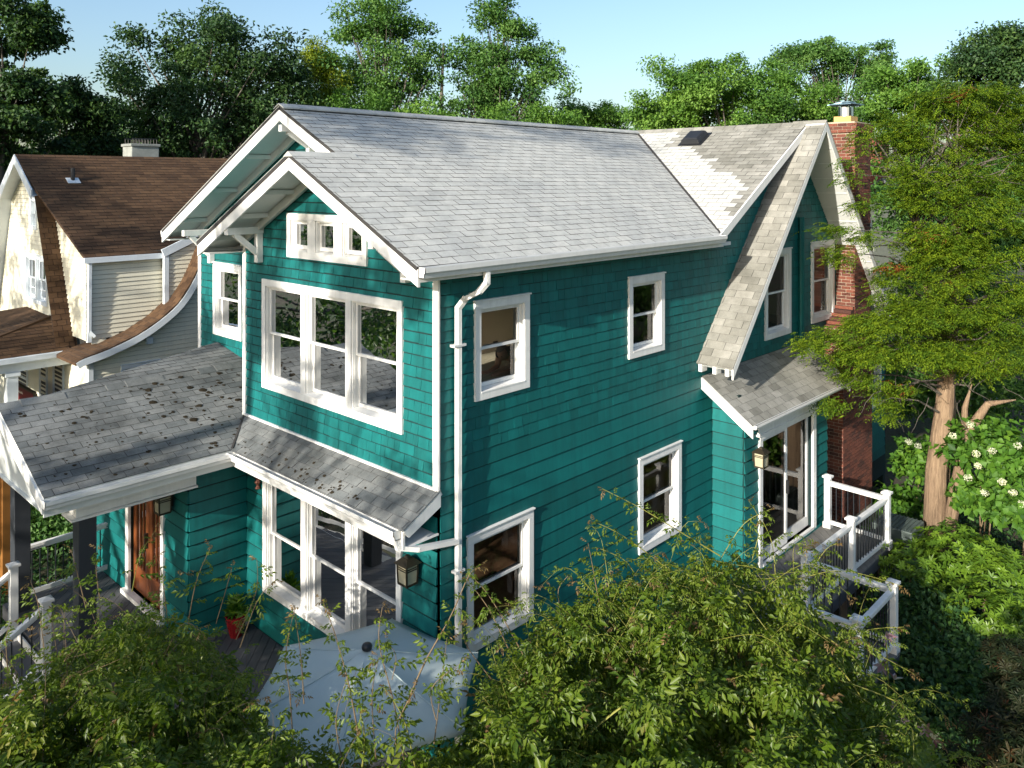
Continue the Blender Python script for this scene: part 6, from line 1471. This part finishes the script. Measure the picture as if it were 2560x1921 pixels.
def thicket(label, bound, n, canes, seed, dtop, dbot, nrand, thick=1.1, size=.16):
    r = np.random.default_rng(seed); xs = [b[0] for b in bound]; ys = [b[1] for b in bound]
    cx = np.mean(xs); p0 = at(cx, 1800, (dtop + dbot) / 2)
    T = thing('rose_thicket', label, 'shrub', (p0[0], p0[1], 0), 'climbing rose thickets in the foreground')
    acc = [[], [], [], [], [], []]
    px = r.uniform(min(xs), max(xs), n * 2); yb = np.interp(px, xs, ys); py = yb + (2080 - yb) * r.random(n * 2) ** .92
    rag = 34 * np.sin(px / 41) * np.sin(px / 97 + 1) + 22 * np.sin(px / 19 + 2) + r.normal(size=len(px)) * 14
    ok = py > yb + rag; px, py = px[ok][:n], py[ok][:n]; yb = yb[ok][:n]
    f = np.clip((py - yb) / np.maximum(2000 - yb, 80), 0, 1.2)
    lump = .8 * np.sin(px / 83 + py / 61) * np.cos(py / 71 - px / 140) + .3 * np.sin(px / 31 - py / 43)
    d = dtop + (dbot - dtop) * f ** .8 + lump + r.exponential(.32, len(px)).clip(0, 1.4) * thick
    P = np.array([at(a, b, c) for a, b, c in zip(px, py, d)])
    k = len(P); D = rdir(k, r) + np.array([-.25, -.2, -.15]); Nn = rdir(k, r) * .55 + np.array([-.15, -.2, .9])
    sz = size * r.uniform(.5, 1.35, k); big = np.sin(px / 120 + 1) * np.sin(py / 90) * .1
    compound(P, D, Nn, sz, .52 + big + r.normal(size=k) * .15, r, acc, red=r.random(k) < .02)
    mbr = MB()
    def add_cane(pts, rad0, green, leafstart=.25, step=.05, tipred=True, ls=1.0, own=False):
        L_ = sum(np.linalg.norm(np.array(pts[i + 1]) - np.array(pts[i])) for i in range(len(pts) - 1)); m_ = max(8, int(L_ / .05)); q = smooth_path(pts, m_)
        mc = MB() if own else mbr
        mc.tube(q[::2] if m_ > 16 else q, list(np.linspace(rad0, rad0 * .35, len(q[::2] if m_ > 16 else q))), 5, False)
        if own: mc.build('cane', TWIG if green else REDCANE, T)
        st = max(1, int(step / (L_ / m_))); ids = np.arange(int(m_ * leafstart), m_, st)
        if len(ids) < 2: return
        PP_ = q[ids]; tg = unit(np.gradient(q, axis=0)[ids]); side = unit(np.cross(tg, np.array([0, 0, 1.]) + r.normal(size=(len(ids), 3)) * .3)); sg = np.where(np.arange(len(ids)) % 2, 1, -1)[:, None]
        D_ = side * sg + tg * .45 + r.normal(size=(len(ids), 3)) * .25 + np.array([0, 0, .05]); f_ = np.linspace(0, 1, len(ids))
        compound(PP_, D_, np.tile([0, 0, 1.], (len(ids), 1)) + tg * -.1 + r.normal(size=(len(ids), 3)) * .2, size * ls * (1.0 - .5 * f_) * r.uniform(.75, 1.1, len(ids)), np.clip(.5 + .25 * f_, 0, .85), r, acc, red=(f_ > .86) if tipred else None)
    for (pp, dd, rad0, green) in canes:
        add_cane([at(a, b, dd + .0 * i) for i, (a, b) in enumerate(pp)], rad0, green, ls=1.0, own=True)
    for _ in range(nrand):
        a = r.uniform(min(xs), max(xs)); y_b = np.interp(a, xs, ys); b = y_b + r.uniform(-10, 1) + r.exponential(110); b = min(b, 1960); f_ = np.clip((b - y_b) / max(2000 - y_b, 80), 0, 1)
        s0 = at(a, b, dtop + (dbot - dtop) * f_ ** .8 - .1); d0 = unit(np.array([r.normal() * .8 - .2, r.normal() * .8 - .2, r.uniform(.1, 1.2)])); L_ = r.uniform(.4, 1.25)
        pts = [s0 - d0 * .3, s0, s0 + d0 * L_ * .5, s0 + d0 * L_ * .9 + np.array([0, 0, -.30 * L_]) + r.normal(size=3) * .08]
        add_cane(pts, r.uniform(.002, .004), r.random() < .6, .1, ls=.9, tipred=r.random() < .6)
    A = [np.concatenate(x) for x in acc]
    leaves(A[0], A[1], A[2], A[3], A[4], A[5], LF_ROSE, 'foliage', T, fold=.22, droop=.22)
    for _ in range(40):
        a = r.uniform(min(xs), max(xs)); y_b = np.interp(a, xs, ys); e = at(a, y_b + r.uniform(60, 400), dtop + .3); s0 = np.array([e[0] + r.normal() * .5, e[1] + r.normal() * .5, 0]); mbr.tube([s0, s0 * .5 + e * .5 + r.normal(size=3) * .2, e], [.018, .013, .008], 5, False)
    kind(mbr.build('twigs', TWIG if seed == 63 else REDCANE, T), 'stuff')
left_c = [([(215, 1520), (195, 1440), (178, 1375)], 8.3, .006, False), ([(330, 1480), (350, 1390), (392, 1322)], 8.4, .005, True), ([(470, 1560), (492, 1450), (530, 1362)], 8.2, .006, False), ([(540, 1560), (572, 1450), (580, 1418)], 8.0, .005, False), ([(250, 1500), (240, 1420), (246, 1362)], 8.3, .005, False), ([(600, 1620), (645, 1500), (690, 1452)], 7.8, .006, False), ([(590, 1600), (640, 1480), (642, 1395)], 8.0, .005, False), ([(420, 1560), (405, 1440), (390, 1390)], 8.3, .005, False), ([(110, 1620), (95, 1510), (75, 1450)], 8.0, .005, False), ([(20, 1680), (15, 1600), (25, 1560)], 7.8, .005, False)]
thicket('shaded rose thicket in the left foreground hiding the porch steps', [(-260, 1800), (0, 1740), (70, 1690), (150, 1640), (250, 1570), (330, 1525), (430, 1560), (520, 1575), (590, 1650), (640, 1790), (700, 1890)], 6000, left_c, 61, 8.6, 6.4, 70)
mid_c = [([(915, 1960), (880, 1750), (842, 1600), (806, 1500)], 6.9, .008, False), ([(1020, 1960), (985, 1760), (948, 1610), (956, 1518)], 7.0, .007, False), ([(1000, 1800), (1060, 1660), (1125, 1545), (1172, 1440), (1200, 1418)], 7.1, .010, False), ([(1085, 1860), (1105, 1700), (1118, 1590)], 7.0, .006, False), ([(737, 1930), (725, 1740), (714, 1640), (737, 1520)], 7.2, .007, False), ([(760, 1760), (752, 1640), (736, 1530)], 7.2, .006, False), ([(940, 1900), (930, 1740), (948, 1640)], 6.9, .006, False), ([(860, 1921), (840, 1800), (870, 1690)], 6.8, .006, False), ([(1040, 1930), (1010, 1800), (960, 1720)], 6.8, .007, True), ([(1090, 1800), (1080, 1720), (1150, 1660)], 6.9, .005, False), ([(980, 1700), (990, 1640), (965, 1600)], 7.0, .004, False), ([(905, 1921), (912, 1850), (900, 1780)], 6.7, .009, True), ([(1000, 1921), (990, 1820), (1040, 1720)], 6.8, .007, False)]
thicket('upright rose shoots in front of the patio umbrella', [(560, 1870), (680, 1820), (760, 1840), (900, 1860), (1050, 1870), (1150, 1830), (1230, 1830)], 800, mid_c, 62, 7.4, 6.2, 8)
right_c = [([(1800, 1390), (1700, 1330), (1600, 1270), (1505, 1222)], 8.9, .008, True), ([(1680, 1430), (1600, 1370), (1540, 1330), (1478, 1302)], 8.8, .007, True), ([(1500, 1520), (1482, 1420), (1470, 1358)], 8.6, .006, False), ([(1320, 1660), (1260, 1550), (1215, 1480), (1180, 1442)], 8.2, .007, False), ([(1270, 1620), (1220, 1520), (1160, 1440)], 8.0, .006, False), ([(1850, 1500), (1990, 1450), (2110, 1428), (2256, 1466)], 9.0, .007, True), ([(1900, 1580), (2080, 1590), (2190, 1635), (2290, 1688)], 8.8, .007, True), ([(1960, 1650), (2150, 1580), (2260, 1568)], 8.9, .006, True), ([(1880, 1400), (1900, 1310), (1872, 1252)], 9.2, .006, True), ([(1800, 1400), (1860, 1310), (1930, 1272)], 9.2, .006, True), ([(1420, 1890), (1500, 1810), (1600, 1740), (1690, 1722)], 7.2, .012, True), ([(1640, 1690), (1730, 1645), (1815, 1612)], 7.8, .011, True), ([(1560, 1760), (1640, 1728), (1700, 1716)], 7.6, .010, True), ([(2080, 1650), (2150, 1740), (2170, 1830)], 8.0, .009, True), ([(2060, 1590), (2130, 1640), (2155, 1690)], 8.2, .008, True), ([(1410, 1560), (1395, 1480), (1420, 1440)], 8.5, .006, False), ([(1590, 1440), (1560, 1400), (1500, 1372)], 8.8, .006, True), ([(2000, 1470), (2060, 1380), (2090, 1360)], 9.1, .005, True), ([(2100, 1700), (2250, 1760), (2350, 1850)], 8.0, .007, True), ([(1940, 1460), (1930, 1360), (1905, 1300)], 9.1, .006, True), ([(1230, 1700), (1170, 1620), (1150, 1560)], 7.8, .006, False)]
thicket('big sunlit rose thicket in the right foreground below the side wall', [(1130, 1910), (1215, 1730), (1270, 1630), (1350, 1565), (1440, 1500), (1540, 1450), (1650, 1420), (1750, 1400), (1850, 1375), (1910, 1420), (2000, 1495), (2090, 1590), (2190, 1730), (2290, 1870), (2380, 1970)], 9000, right_c, 63, 9.0, 6.3, 120)
# lilies between the thicket and the maple
for k, (px, py) in enumerate(((2215, 1585), (2205, 1660), (2235, 1700), (2170, 1625), (2225, 1760), (2250, 1795), (2315, 1820), (2335, 1850), (2195, 1780))):
    r = np.random.default_rng(300 + k); c = at(px, py, 9.6 + .1 * (k % 3)); where = ('nearest the railing post', 'just below the topmost lily', 'in the middle of the lily group', 'furthest left of the lilies', 'low in the middle of the lilies', 'low right of the middle lilies', 'second from the bottom of the lilies', 'lowest of the lilies by the red maple', 'low left of the lilies')[k]
    T = thing('lily', 'pale mauve lily flower, ' + where, 'flower', (c[0], c[1], 0), 'lilies beside the deck')
    mb = MB(); b0 = np.array([c[0] + r.normal() * .15, c[1] + r.normal() * .15, 0]); mb.tube([b0, (b0 + c) / 2 + r.normal(size=3) * .05, c], [.012, .01, .007], 5, False); mb.build('stem', TWIG, T)
    ax = unit(np.array([-.5, -.6, .1]) + r.normal(size=3) * .4); e = unit(np.cross(ax, [0, 0, 1.])); f = np.cross(ax, e); a = np.arange(6) * math.pi / 3
    D = ax * .8 + e * np.cos(a)[:, None] * .75 + f * np.sin(a)[:, None] * .75; leaves(np.tile(c, (6, 1)), D, np.tile(ax, (6, 1)) * -1 + D * .3, .13, .045, np.clip(.4 + r.normal(size=6) * .3, 0, .88), PETALP, 'petals', T, fold=.1, droop=-.25)
    nn_ = 16; zz = r.random(nn_); P = b0 * (1 - zz[:, None]) + c * zz[:, None]; leaves(P, rdir(nn_, r) * np.array([1, 1, .2]), np.tile([0, 0, 1.], (nn_, 1)), .16, .025, np.full(nn_, .4), LF_HYD, 'foliage', T, droop=.3)
